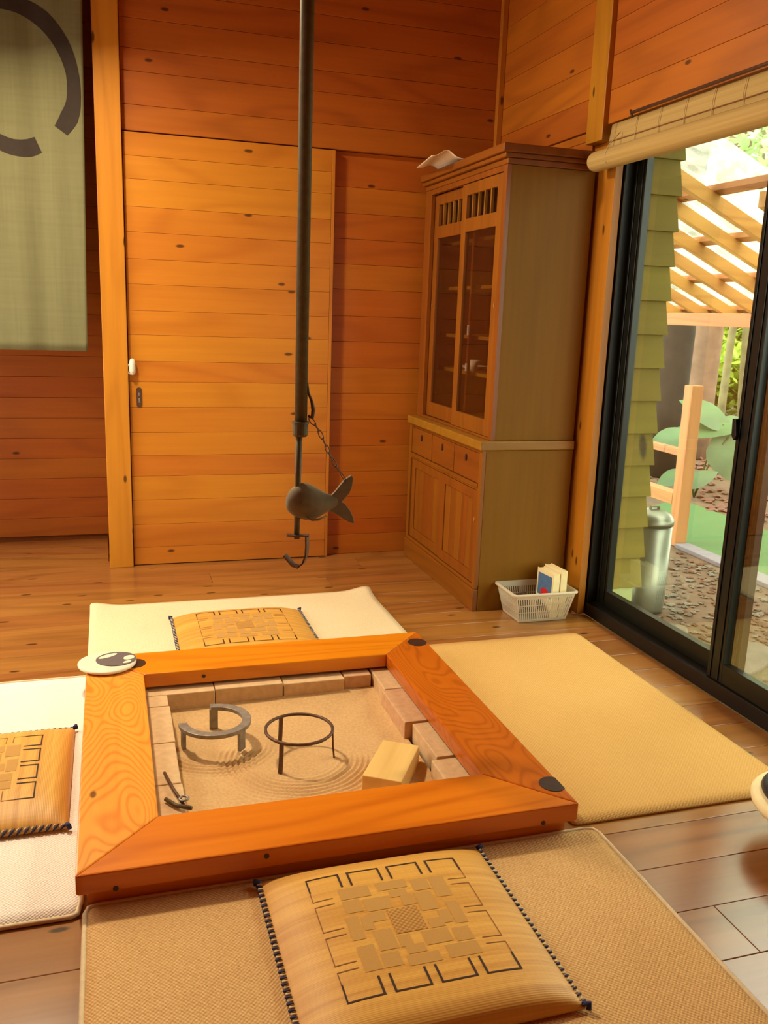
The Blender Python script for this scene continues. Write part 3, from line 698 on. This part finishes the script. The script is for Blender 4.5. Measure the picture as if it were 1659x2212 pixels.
dish(1.70, 3.52, 1.0005, .070, .020, 'white shallow dish behind the right glass door of the cabinet')
m = MB(); m.lathe([(.001, 1.0005), (.016, 1.0005), (.034, 1.05), (.031, 1.05), (.012, 1.006), (.001, 1.006)], (1.655, 3.915), 20); tag(m.build('cup', M_CREAM, None, 0, True), 'small white cup beside the dish behind the left glass door', 'cup')
# paper on top
def paperf(u, v):
    x = 1.375+.15*u+.05*v; y = 3.84+.34*v-.03*u; return (x, y, 1.922+.030*math.exp(-((u-.45)**2)/.05)*(1-.3*v)+.010*math.sin(v*5)*u+.006*(1-u))
pp = sheet('folded_paper', paperf, 14, 14, M_GREY2, th=.002); tag(pp, 'crumpled off-white paper sheets lying on top of the cabinet', 'paper')

# ================================================================== JIZAI POT HOOK WITH FISH
PX, PY = .490, 2.325
jz = thing('pot_hook', 'dark iron pot hook with a cast iron fish, hanging over the hearth', 'pot hook', (PX, PY, 3.25))
MB().tube([(PX+.005, PY, 3.249), (PX+.004, PY, 2.2), (PX+.002, PY, .955)], [.0178, .0178, .0168], 20).build('pole', M_IRON, jz, 0, True)
m = MB(); m.lathe([(.001, .918), (.017, .918), (.021, .924), (.021, .952), (.0235, .953), (.0235, .959), (.001, .959)], (PX+.001, PY), 20); m.build('collar', M_IRON, jz)
MB().tube([(PX-.002, PY, .93), (PX-.004, PY, .80), (PX-.005, PY, .632)], [.0095, .0088, .0080], 14).build('rod', M_IRON, jz, 0, True)
def fx(u): return .4535+(u-616)*.00130
def fz(v): return .7365-(v-1093)*.00130
def fp(u, v, dy): return (fx(u-.0317*(1093-v)), PY+dy, fz(v))
# fish
st = [(616, 1085, 1104, .3), (620, 1074, 1112, .55), (628, 1063, 1120, .8), (640, 1054, 1128, 1), (655, 1050, 1133, 1.05), (670, 1055, 1134, 1), (685, 1064, 1130, .85), (700, 1074, 1120, .6), (712, 1079, 1114, .4), (724, 1080, 1108, .25), (730, 1084, 1104, .18)]
m = MB(); seg = 18; vs = []; fs = []
for u, a, b, w_ in st:
    zc, hh = (fz(a)+fz(b))/2, (fz(a)-fz(b))/2
    for k in range(seg):
        an = k*6.2832/seg; vs.append((fx(u), PY+.032*w_*math.sin(an), zc+hh*math.cos(an)))
for i in range(len(st)-1):
    for k in range(seg): fs.append((i*seg+k, i*seg+(k+1) % seg, (i+1)*seg+(k+1) % seg, (i+1)*seg+k))
fs += [tuple(range(seg))[::-1], tuple((len(st)-1)*seg+k for k in range(seg))]
m.add(vs, fs)
fish = m.build('fish', M_FISH, jz, 0, True)
fish.modifiers.new('s', 'SUBSURF').levels = 1; fish.modifiers['s'].render_levels = 2
up = [(708, 1086), (720, 1074), (732, 1059), (742, 1047), (757, 1037), (761, 1044), (759, 1062), (753, 1077), (741, 1090), (730, 1102)]
lo = [(714, 1094), (728, 1090), (744, 1099), (756, 1114), (763, 1129), (767, 1144), (758, 1142), (744, 1135), (731, 1125), (720, 1118), (708, 1114)]
m = MB(); m.prism([(fx(u), fz(v)) for u, v in up], PY-.006, PY+.006, 'y'); m.prism([(fx(u), fz(v)) for u, v in lo], PY-.0055, PY+.0055, 'y'); m.build('tail_fin', M_FISH, fish, .002)
m = MB(); m.tube([(fx(655), PY-.026, fz(1122)), (fx(668), PY-.029, fz(1128)), (fx(682), PY-.029, fz(1128)), (fx(702), PY-.016, fz(1122))], [.002, .0032, .0032, .0015], 8); m.build('belly_fin', M_FISH, fish, 0, True)
m = MB(); m.tube([(fx(644), PY-.0305, fz(1090)), (fx(644), PY-.034, fz(1090))], .004, 10); m.build('eye', M_IRON, fish, 0, True)
# lever hook on the pole and chain
MB().tube([fp(665, 842, -.004), fp(667, 862, -.006), fp(674, 880, -.006), fp(677, 898, -.006), fp(674, 914, -.006), fp(666, 910, -.006)], [.0032, .0034, .0042, .006, .0055, .004], 10).build('lever', M_IRON, jz, 0, True)
chain = [(669, 916), (680, 928), (688, 941), (696, 958), (703, 973), (709, 988), (717, 1003), (724, 1017), (734, 1031), (746, 1050)]
for i in range(len(chain)-1):
    a = Vector(fp(*chain[i], -.006)); b = Vector(fp(*chain[i+1], -.006))
    d = (b-a); L = d.length/2+.003; d.normalize(); sdir = Vector((0, 1, 0)) if i % 2 else d.cross(Vector((0, 1, 0))).normalized()
    sdir = (sdir+Vector((0, .35, 0)) if not i % 2 else sdir+d.cross(Vector((0, 1, 0)))*.3).normalized(); c = (a+b)/2
    if i == len(chain)-2: wl_ = .003
    else: wl_ = .0058
    MB().tube([c+d*L*math.cos(q)+sdir*wl_*math.sin(q) for q in [k*math.pi/8 for k in range(16)]], .0014, 6, True).build('chain_link', M_RUST, jz, 0, True)
# bottom bracket and hook (flat strip)
MB().ribbon([fp(615, 1163, -.004), fp(630, 1165, -.002), fp(648, 1166, 0), fp(664, 1168, .004)], (.15, 1, 0), .022, .004).build('bracket', M_RUST, jz)
MB().ribbon([fp(661, 1166, .004), fp(661, 1190, .004), fp(659, 1212, .004), fp(652, 1228, .002), fp(641, 1236, 0), fp(629, 1231, -.002), fp(619, 1218, -.004), fp(610, 1206, -.006)], (.5, .9, 0), .026, .0045).build('hook', M_RUST, jz)

# ================================================================== CURTAIN
def cur(x, z, off=0): return 4.265+.006*math.sin(x*21+.4*z)+.003*math.sin(x*47+1.3)+off
def curf(u, v):
    z = 1.037+1.60*v; xr = -.087+.033*(z-1.04)/1.46; x = -1.02+(xr+1.02)*u
    return (x, cur(x, z), z)
cu_t = thing('hanging_curtain', 'greenish linen curtain panel with a brushed ink ring, hanging at the upper left', 'curtain', (-.5, 4.265, 2.64))
sheet('cloth', curf, 90, 40, M_LINEN, cu_t, .0015)
def stroke(pts, widths, nm):
    # catmull-rom resample
    P = [Vector((a, b, 0)) for a, b in pts]; out_ = []; W_ = []
    for i in range(len(P)-1):
        p0, p1, p2, p3 = P[max(i-1, 0)], P[i], P[i+1], P[min(i+2, len(P)-1)]
        for k in range(8):
            t_ = k/8; out_.append(.5*((2*p1)+(-p0+p2)*t_+(2*p0-5*p1+4*p2-p3)*t_**2+(-p0+3*p1-3*p2+p3)*t_**3)); W_.append(widths[i]*(1-t_)+widths[i+1]*t_)
    out_.append(P[-1]); W_.append(widths[-1]); m = MB(); vs = []; fs = []; nn = 6
    for i, p in enumerate(out_):
        t_ = (out_[min(i+1, len(out_)-1)]-out_[max(i-1, 0)]).normalized(); q = Vector((-t_.y, t_.x, 0))
        for k in range(nn+1):
            v = p+q*W_[i]*(k/nn-.5); vs.append((v.x, cur(v.x, v.y, -.0022), v.y))
    for i in range(len(out_)-1):
        for k in range(nn): fs.append((i*(nn+1)+k, i*(nn+1)+k+1, (i+1)*(nn+1)+k+1, (i+1)*(nn+1)+k))
    m.add(vs, fs).build(nm, M_INK, cu_t, 0, True)
stroke([(-.255, 1.902), (-.300, 1.884), (-.36, 1.884), (-.427, 1.908), (-.53, 1.955), (-.64, 2.03), (-.70, 2.16), (-.69, 2.29), (-.62, 2.39), (-.52, 2.44), (-.427, 2.447), (-.305, 2.437), (-.214, 2.392), (-.143, 2.305), (-.106, 2.20), (-.104, 2.09), (-.125, 2.02), (-.160, 1.965)],
       [.066, .070, .064, .06, .06, .06, .065, .07, .07, .07, .068, .066, .068, .062, .052, .058, .074, .060], 'ink_ring')

# ================================================================== BLIND
bl = thing('roller_blind', 'rolled-up straw-coloured bamboo blind above the glass door', 'blind', (1.88, 2.3, 2.0))
by0, by1 = 1.25, 3.225
sheet('blind_cloth', lambda u, v: (1.892-.010*v-.004*math.sin(v*3.1), by0+(by1-by0)*u, 1.992-.125*v), 30, 6, M_BLIND, bl, .003)
m = MB(); m.tube([(1.862, by0, 1.862), (1.862, by0+.02, 1.862), (1.862, 3.275, 1.862), (1.862, 3.29, 1.862)], [.036, .038, .038, .034], 24); m.build('roll', M_BLIND, bl, .001)
for o_ in [bl.children[-1]]:
    for p in o_.data.polygons: p.use_smooth = len(p.vertices) == 4
MB().box(1.876, 1.8785, by0, by1, 1.926, 1.929).build('seam_batten', M_PRINTM, bl)
MB().tube([(1.868, by0, 2.002), (1.868, 3.06, 2.002)], .006, 10).build('rod', M_RUST, bl, 0, True)
yk = 3.19
while yk > 1.3:
    MB().tube([(1.884, yk, 1.99), (1.8775, yk, 1.95), (1.8755, yk-.004, 1.905)], .0013, 5).build('stitch_cord', M_ROPEW, bl); yk -= .148
MB().tube([(1.866, 3.065, 2.012), (1.862, 3.055, 1.997), (1.872, 3.05, 1.985)], .004, 6).build('rod_hook', M_IRON, bl, 0, True)
MB().tube([(1.874, 3.135, 1.95), (1.835, 3.145, 1.90), (1.822, 3.148, 1.865), (1.832, 3.148, 1.836)], .0016, 5).build('tie_cord', M_ROPEW, bl, 0, True)

# ================================================================== BASKET WITH BOOKS
bk = thing('plastic_basket', 'small clear-white slotted plastic basket on the floor beside the cabinet', 'basket', (1.715, 3.25, 0))
X0, X1, Y0, Y1, H = 1.615, 1.835, 3.168, 3.325, .125
m = MB(); ex, ey = .030, .018
def bpt(u, v, h): # u,v in -1..1
    k = h/H; xc, yc = (X0+X1)/2, (Y0+Y1)/2
    return (xc+u*((X1-X0)/2+ex*k), yc+v*((Y1-Y0)/2+ey*k), .002+h)
m.add([bpt(a, b, h) for h in (0, .004) for a, b in ((-1, -1), (1, -1), (1, 1), (-1, 1))], [(0, 1, 2, 3), (4, 5, 6, 7), (0, 1, 5, 4), (1, 2, 6, 5), (2, 3, 7, 6), (3, 0, 4, 7)]); m.build('base', M_PLASTIC, bk)
def wall(p, q, n, nm='side_wall'):
    m = MB()
    def P(t_, h):
        a = p[0]+(q[0]-p[0])*t_; b = p[1]+(q[1]-p[1])*t_; return Vector(bpt(a, b, h))
    def quad(t0, t1, h0, h1):
        nrm = Vector((q[1]-p[1], -(q[0]-p[0]), 0)).normalized()*.0016
        c_ = [P(t0, h0), P(t1, h0), P(t1, h1), P(t0, h1)]; m.add(c_+[v-nrm for v in c_], [(0, 1, 2, 3), (7, 6, 5, 4), (0, 4, 5, 1), (1, 5, 6, 2), (2, 6, 7, 3), (3, 7, 4, 0)])
    quad(0, 1, .0, .012); quad(0, 1, .105, H)
    for z_ in (.042, .073): quad(0, 1, z_, z_+.004)
    for k in range(n): quad((k+.08)/n, (k+.62)/n, .012, .105)
    m.build(nm, M_PLASTIC, bk)
wall((-1, -1), (1, -1), 26); wall((1, -1), (1, 1), 18); wall((1, 1), (-1, 1), 26); wall((-1, 1), (-1, -1), 18)
rp = []
for cx, cy, a0 in ((1, -1, -90), (1, 1, 0), (-1, 1, 90), (-1, -1, 180)):
    for k in range(5):
        a = R(a0+k*22.5); b_ = bpt(cx, cy, H); rp.append((b_[0]-cx*.012+.018*math.cos(a), b_[1]-cy*.012+.018*math.sin(a), H+.002))
MB().tube(rp, .0065, 8, True).build('rim', M_PLASTIC, bk, 0, True)
MB().box(1.612, 1.668, 3.345, 3.350, .108, .121).build('handle_slot', M_DARKWOOD, bk)
def book(x, y, rot, tilt, w_, d_, h_, label, cov=False):
    t = thing('book', label, 'book', (x, y, .008), 'books standing in the basket', local=True); t.rotation_euler = (tilt, 0, rot)
    MB().box(-w_/2+.002, w_/2-.002, -d_/2, d_/2, .003, h_-.003).build('pages', M_PAPER, t, .001)
    m = MB(); m.box(-w_/2-.001, -w_/2+.001, -d_/2-.002, d_/2+.002, 0, h_); m.box(w_/2-.001, w_/2+.001, -d_/2-.002, d_/2+.002, 0, h_); m.box(-w_/2, w_/2, -d_/2-.003, -d_/2-.001, 0, h_)
    m.build('cover', M_PAPER, t)
    if cov:
        MB().box(-w_/2-.0022, -w_/2-.0012, -d_/2+.008, d_/2-.008, h_*.42, h_-.018).build('cover_picture', M_BLUE, t)
        m = MB(); m.prism(ell(-.004, h_*.50, .030, .022, 0, 14), -w_/2-.0034, -w_/2-.0024, 'x'); m.build('red_picture', M_RED, t)
    return t
book(1.775, 3.235, R(6), 0, .030, .118, .196, 'cream book with a blue and red cover standing in the basket', True)
book(1.812, 3.240, R(4), 0, .030, .125, .205, 'plain cream book at the right end of the basket')
m = MB(); 
cloth = sheet('folded_cloth', lambda u, v: (1.615+.125*u, 3.185+.13*v, .06+.022*math.sin(u*6+1)*math.sin(v*5+.5)+.012*math.sin(u*17)*math.sin(v*13)), 22, 22, M_DARKCL, th=.006)
tag(cloth, 'dark brown crumpled cloth in the left half of the basket', 'cloth')

# ================================================================== LOW ROUND STOOL AT RIGHT EDGE
st_ = thing('low_stool', 'low round stool with pale board and black seat, at the right edge', 'stool', (1.668, 1.52, 0))
m = MB(); m.lathe([(.001, .088), (.175, .088), (.19, .096), (.192, .108), (.184, .115), (.001, .115)], (1.668, 1.52), 48); m.build('board', M_PAPER, st_, 0, True)
m = MB(); m.lathe([(.001, .1152), (.160, .1152), (.168, .122), (.160, .132), (.10, .137), (.001, .138)], (1.674, 1.528), 48); m.build('seat', M_BLACKP, st_, 0, True)
for a in (30, 150, 270): 
    x_, y_ = 1.668+.11*math.cos(R(a)), 1.52+.11*math.sin(R(a)); MB().tube([(x_, y_, .001), (x_, y_, .0885)], [.012, .015], 12).build('leg', W_BLOCK, st_, 0, True)

# ================================================================== OUTSIDE
GZ = -.25
gnd = struct('ground', MB().box(2.06, 40, -8, 40, GZ-.2, GZ), M_GROUND)
# clapboard return wall
ws = struct('wall_outside', MB().box(2.052, 2.318, 3.42, 3.9, GZ, 2.9), M_SIDING)
z = .045; k = 0
while z < 2.7:
    zb, zt_ = z, z+.158
    # tapered board with its own lap, wrapped round the corner
    m = MB(); m.add([(2.052, 3.390, zb), (2.352, 3.390, zb), (2.352, 3.9, zb), (2.052, 3.9, zb), (2.052, 3.410, zt_), (2.336, 3.410, zt_), (2.336, 3.9, zt_), (2.052, 3.9, zt_)],
                    [(0, 3, 2, 1), (4, 5, 6, 7), (0, 1, 5, 4), (1, 2, 6, 5), (2, 3, 7, 6), (3, 0, 4, 7)])
    m.build('board', M_SIDING, ws, .0015); z += .1445
bx('foundation_board', plain('pale_green_board', (164, 172, 110), .8, 0, .06, 20, .1), ws, 2.052, 2.312, 3.405, 3.9, GZ, .044)
struct('added_shading_eaves', MB().box(2.045, 3.0, -8, 3.38, 2.62, 2.70).box(2.045, 2.36, 3.38, 6, 2.62, 2.70), W_PINEY)  # slab out of view, added to cut sky light through the window
# bin
bn = thing('metal_bin', 'tall galvanised metal bin with a domed lid outside beside the green siding', 'bin', (2.705, 3.86, GZ))
m = MB(); m.lathe([(.001, GZ+.001), (.092, GZ+.001), (.095, GZ+.03), (.098, GZ+.05), (.100, .235), (.001, .235)], (2.705, 3.86), 40); m.build('body', M_ZINC, bn, 0, True)
m = MB(); m.lathe([(.104, .225), (.106, .238), (.104, .255), (.085, .283), (.05, .300), (.001, .305)], (2.705, 3.86), 40); m.build('lid', M_ZINC, bn, 0, True)
MB().ribbon([(2.68, 3.86, .300), (2.683, 3.86, .318), (2.727, 3.86, .318), (2.73, 3.86, .300)], (0, 1, 0), .02, .004).build('handle', M_IRON, bn)
# railing
rl = thing('garden_railing', 'pale timber railing post with two rails standing by the green mat outside', 'railing', (3.74, 5.04, GZ))
bx('post', W_PINEZ, rl, 3.70, 3.79, 5.0, 5.09, GZ, .855, .006)
bx('rail', W_PINEY, rl, 3.71, 3.76, 5.0905, 6.9, .37, .42, .004); bx('rail', W_PINEY, rl, 3.70, 3.78, 5.0905, 6.9, .03, .115, .004)
bx('post', W_PINEZ, rl, 3.70, 3.79, 6.9005, 6.99, GZ, .855, .006)
# green mat and kerb
m = MB(); m.prism([(3.80, 2.6), (4.62, 2.6), (4.72, 6.4), (3.80, 5.9)], GZ, GZ+.015); tag(m.build('turf_mat', M_MAT), 'bright green artificial turf strip laid on the ground outside', 'mat')
m = MB(); m.prism([(3.62, 2.4), (3.795, 2.4), (3.795, 4.98), (3.68, 4.98)], GZ, GZ+.03); tag(m.build('kerb', M_CURB, None, .005), 'grey concrete kerb along the near edge of the green turf', 'kerb')
m = MB(); m.prism([(2.07, -1.0), (3.6, -1.0), (3.6, 2.6), (3.3, 2.95), (2.07, 3.1)], GZ, GZ+.008); tag(m.build('gravel_path', M_PAVE), 'damp greenish gravel path just outside the glass door', 'path', kind='stuff')
# stones
def pebble(mb, x, y, r_, zc):
    a = random.random()*3; s1, s2, s3 = r_*random.uniform(.8, 1.4), r_*random.uniform(.6, 1.1), r_*random.uniform(.3, .6)
    vs = []; 
    for t_ in ((1, 0, 0), (-1, 0, 0), (0, 1, 0), (0, -1, 0), (0, 0, 1), (0, 0, -1), (.6, .6, .5), (-.6, .6, .5), (.6, -.6, .5), (-.6, -.6, .5)):
        j = random.uniform(.85, 1.15); px, py, pz = t_[0]*s1*j, t_[1]*s2*j, t_[2]*s3*j; vs.append((x+px*math.cos(a)-py*math.sin(a), y+px*math.sin(a)+py*math.cos(a), zc+pz))
    mb.add(vs, [(4, 6, 7), (4, 7, 9), (4, 9, 8), (4, 8, 6), (0, 2, 6), (2, 7, 6), (2, 1, 7), (1, 9, 7), (1, 3, 9), (3, 8, 9), (3, 0, 8), (0, 6, 8), (5, 2, 0), (5, 1, 2), (5, 3, 1), (5, 0, 3)])
m = MB(); m2 = MB()
for i in range(2600):
    x, y = random.uniform(2.2, 3.62), random.uniform(2.2, 6.2)
    pebble(m if i % 2 else m2, x, y, random.uniform(.008, .026), GZ+.004)
tag(m.build('pebbles', M_STONE), 'grey pebbles scattered over the ground outside the window', 'pebbles', kind='stuff')
tag(m2.build('leaf_litter', plain('brown_litter', (96, 66, 44), .9, 0, .14, 20, 0)), 'brown leaf and bark litter between the pebbles outside', 'litter', kind='stuff')
m = MB()
for i in range(1500): pebble(m, random.uniform(4.7, 9), random.uniform(4.5, 10), random.uniform(.02, .06), GZ+.01)
tag(m.build('forest_litter', plain('red_brown_litter', (120, 78, 60), .7, 0, .16, 9, 0)), 'reddish brown litter on the forest floor beyond the green turf', 'litter', kind='stuff')
for x, y, a, b, lab in ((2.72, 3.10, .26, .11, 'flat grey stepping stone just outside the glass door'), (2.62, 3.50, .10, .08, 'small pale stone near the foot of the metal bin')):
    m = MB(); m.prism(ell(x, y, a, b, .6, 14), GZ, GZ+.03); tag(m.build('garden_stone', M_STONE, None, .008), lab, 'stone')
# lean-to roof
ra = R(24); xe, ze = 4.16, 1.33
rf = thing('lean_to_roof', 'open timber lean-to roof with clear corrugated sheets seen through the glass door', 'roof', (xe, 5, GZ))
def roofz(x): return ze+(xe-x)*math.tan(ra)
def rafter(y, x0=2.42, x1=4.30):
    m = MB(); h = .075; m.prism([(x0, roofz(x0)), (x1, roofz(x1)), (x1, roofz(x1)+h), (x0, roofz(x0)+h)], y-.022, y+.022, 'y'); m.build('rafter', W_PINEX, rf, .002)
rafter(3.765, 3.06)
yy = 4.08
while yy < 6.7: rafter(yy); yy += .325
for k in range(5):
    x = 2.60+k*.42; zc = roofz(x)+.076
    m = MB(); m.prism([(x-.024, zc+.024*math.tan(ra)), (x+.024, zc-.024*math.tan(ra)), (x+.024, zc-.024*math.tan(ra)+.03), (x-.024, zc+.024*math.tan(ra)+.03)], 3.65, 6.75, 'y'); m.build('purlin', W_PINEY, rf)
bx('eave_beam', W_PINEY, rf, 4.13, 4.19, 3.65, 6.75, 1.243, 1.335, .003)
for yy in (3.70, 6.7): bx('post', W_PINEZ, rf, 4.12, 4.20, yy-.04, yy+.04, GZ, 1.2425, .003)
n = 4
for k in range(n):
    ya, yb = 3.65+k*.775, 3.65+(k+1)*.775+.02
    sheet('roof_sheet', lambda u, v: (2.40+1.98*u, ya+(yb-ya)*v, roofz(2.40+1.98*u)+.118+.007*math.sin(v*(yb-ya)*6.2832/.076)+.003*(k % 2)), 4, 110, M_PANEL, rf)

# plants
def leaf_mesh(mb, c, d, n, L, W_, bend=.1):
    d = d.normalized(); s = d.cross(n).normalized(); n = s.cross(d)
    pr = [(0, 0), (.25, .8), (.5, 1), (.75, .7), (1, 0)]; vs = []; 
    for t_, w_ in pr: vs += [c+d*L*t_-s*W_*w_/2-n*bend*L*t_*t_, c+d*L*t_-n*(bend*L*t_*t_+W_*w_*.12), c+d*L*t_+s*W_*w_/2-n*bend*L*t_*t_]
    fs = []
    for i in range(4):
        for k_ in (0, 1): fs.append((i*3+k_, i*3+k_+1, i*3+k_+4, i*3+k_+3))
    mb.add(vs, fs)
def heart(L, W_):
    """broad leaf with drooping blade and raised midrib"""
    return [(.0, .0), (.04, .55), (.2, .95), (.4, 1.0), (.62, .82), (.82, .45), (1, 0)]
pt = thing('broad_leaf_plant', 'low plant with big heart-shaped leaves growing behind the railing post', 'plant', (4.9, 6.2, GZ))
spec = [((5.10, 6.50, .36), (1, -.3, .10), .56, .26, (-.2, -.5, 1)), ((5.20, 6.36, .10), (.10, -.3, -1), .42, .44, (-.5, -.8, .55)),
        ((4.62, 6.50, .27), (-1, .3, -.25), .34, .26, (-.3, -.6, .9)), ((4.60, 6.40, -.06), (-1, -.2, -.35), .32, .15, (-.4, -.8, .6)), ((4.93, 6.38, -.05), (1, -.2, .45), .30, .15, (-.4, -.8, .6)),
        ((5.02, 6.62, .50), (-.5, .3, .3), .44, .30, (-.3, -.6, .9)), ((5.42, 6.5, .30), (1, -.2, -.3), .46, .38, (-.4, -.6, .8))]
for p, d, L, W_, N_ in spec:
    m = MB(); d = Vector(d).normalized(); s = d.cross(Vector(N_)).normalized(); nn = s.cross(d); c = Vector(p)-d*L*.5; vs = []; pr = heart(L, W_)
    for t_, w_ in pr:
        b = nn*(-.16*L*(t_-.5)**2)
        for q in (-1, -.5, 0, .5, 1): vs.append(c+d*L*(t_-(.14*abs(q) if t_ < .1 else 0))+s*W_*w_*.5*q+b+nn*(.05*W_*w_*abs(q)))
    fs = [(i*5+k, i*5+k+1, (i+1)*5+k+1, (i+1)*5+k) for i in range(len(pr)-1) for k in range(4)]
    m.add(vs, fs).build('leaf', M_BIG, pt, 0, True)
    MB().tube([c, c*.5+Vector((4.95, 6.5, GZ+.1))*.5+Vector((0, 0, .05)), (4.95, 6.5, GZ)], .008, 6).build('leaf_stalk', M_LEAFD, pt, 0, True)
def cloud(name, label, cat, c, r_, n, L, mat, trunk=None, group=None, squash=1.0, kinds=None):
    """tree or bush: foliage of separate leaves, optional trunk (x,y,radius,height,lean,mat)"""
    t = thing(name, label, cat, (trunk[0], trunk[1], GZ) if trunk else (c[0], c[1], GZ), group)
    m = MB()
    cl = [Vector((random.gauss(0, .45), random.gauss(0, .45), random.gauss(0, .42))) for _ in range(26)]
    for i in range(n):
        q = random.choice(cl); v = q+Vector((random.gauss(0, .17), random.gauss(0, .17), random.gauss(0, .12)))
        p = Vector((c[0]+v.x*r_[0], c[1]+v.y*r_[1], c[2]+v.z*r_[2]))
        if p.z < GZ+.02 or p.x < 3.9 or p.y < 4.3 and p.x < 5: continue
        d = Vector((random.gauss(0, 1), random.gauss(0, 1), random.gauss(-.3, .5))); s_ = L*random.uniform(.6, 1.3)
        leaf_mesh(m, p, d, Vector((random.gauss(0, .4), random.gauss(0, .4), 1)), s_, s_*.5)
    f = m.build('foliage', mat, t); f['kind'] = 'stuff'
    if trunk:
        x, y, rd, h, lean, tm = trunk; pth = [(x+lean*k_/8+.03*math.sin(k_*1.7+x), y+.02*math.sin(k_*2.1), GZ+h*k_/8) for k_ in range(9)]
        MB().tube(pth, [rd*(1.18 if k_ == 0 else 1-.045*k_) for k_ in range(9)], 16).build('trunk', tm, t, 0, True)
    return t
cloud('tree', 'thick reddish-grey tree trunk standing right behind the railing post', 'tree', (7.6, 9.6, 5.6), (2.2, 2.0, 1.6), 2600, .17, M_LEAF, (6.40, 8.6, .19, 6.2, .3, M_BARK))
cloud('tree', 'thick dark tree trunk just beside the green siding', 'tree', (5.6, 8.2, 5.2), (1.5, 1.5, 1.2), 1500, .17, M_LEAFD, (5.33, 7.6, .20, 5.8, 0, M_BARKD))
cloud('tree', 'thin pale green-grey tree trunk right of the thick reddish one', 'tree', (9.0, 11, 4.2), (2.2, 2, 1.5), 2600, .17, M_LEAF, (7.15, 9.1, .05, 5.2, .25, M_BARKG))
cloud('tree', 'slender leaning tree trunk nearest the black sash stile', 'tree', (11, 12, 4.4), (2.6, 2, 1.8), 2600, .18, M_LEAF, (7.46, 9.05, .05, 5.6, -.3, M_BARKG))
cloud('tree', 'leafy bright tree rising behind the corrugated roof', 'tree', (7.0, 6.9, 3.3), (1.5, 1.3, 1.0), 3600, .12, M_LEAF, (8.3, 7.9, .09, 3.8, -.5, M_BARKD))
gp = 'bushes at the back of the garden'
cloud('tree', 'unseen tree added to block sky light, right of the glass door, beyond the gravel path', 'tree', (8.0, 1.0, 4.0), (3.0, 4.5, 3.2), 3000, .42, M_LEAFD, (8.4, 1.2, .2, 4.2, .2, M_BARKD))  # out-of-view tree added to block low sky light
for c, r_, mt, lb in (((8.7, 11.0, .8), (1.8, 1.0, 1.2), M_LEAFL, 'low lime green bush seen just right of the thick reddish trunk'), ((10.0, 12.4, 1.2), (2.0, 1.2, 1.4), M_LEAFL, 'lime green bush seen between the thin trunks'), ((11.4, 11.6, 1.3), (1.8, 1.4, 1.5), M_LEAF, 'pale green bush seen behind the black sash stile'), ((12.5, 15.6, 1.9), (4.0, 1.2, 2.6), M_LEAF, 'tall pale bush farthest back, behind the lime green ones'), ((13.5, 14, 2.4), (3, 1.4, 2.2), M_LEAF, 'wide pale bush at the far right of the garden')):
    cloud('bush', lb, 'bush', c, r_, 6500, .19, mt, None, gp)
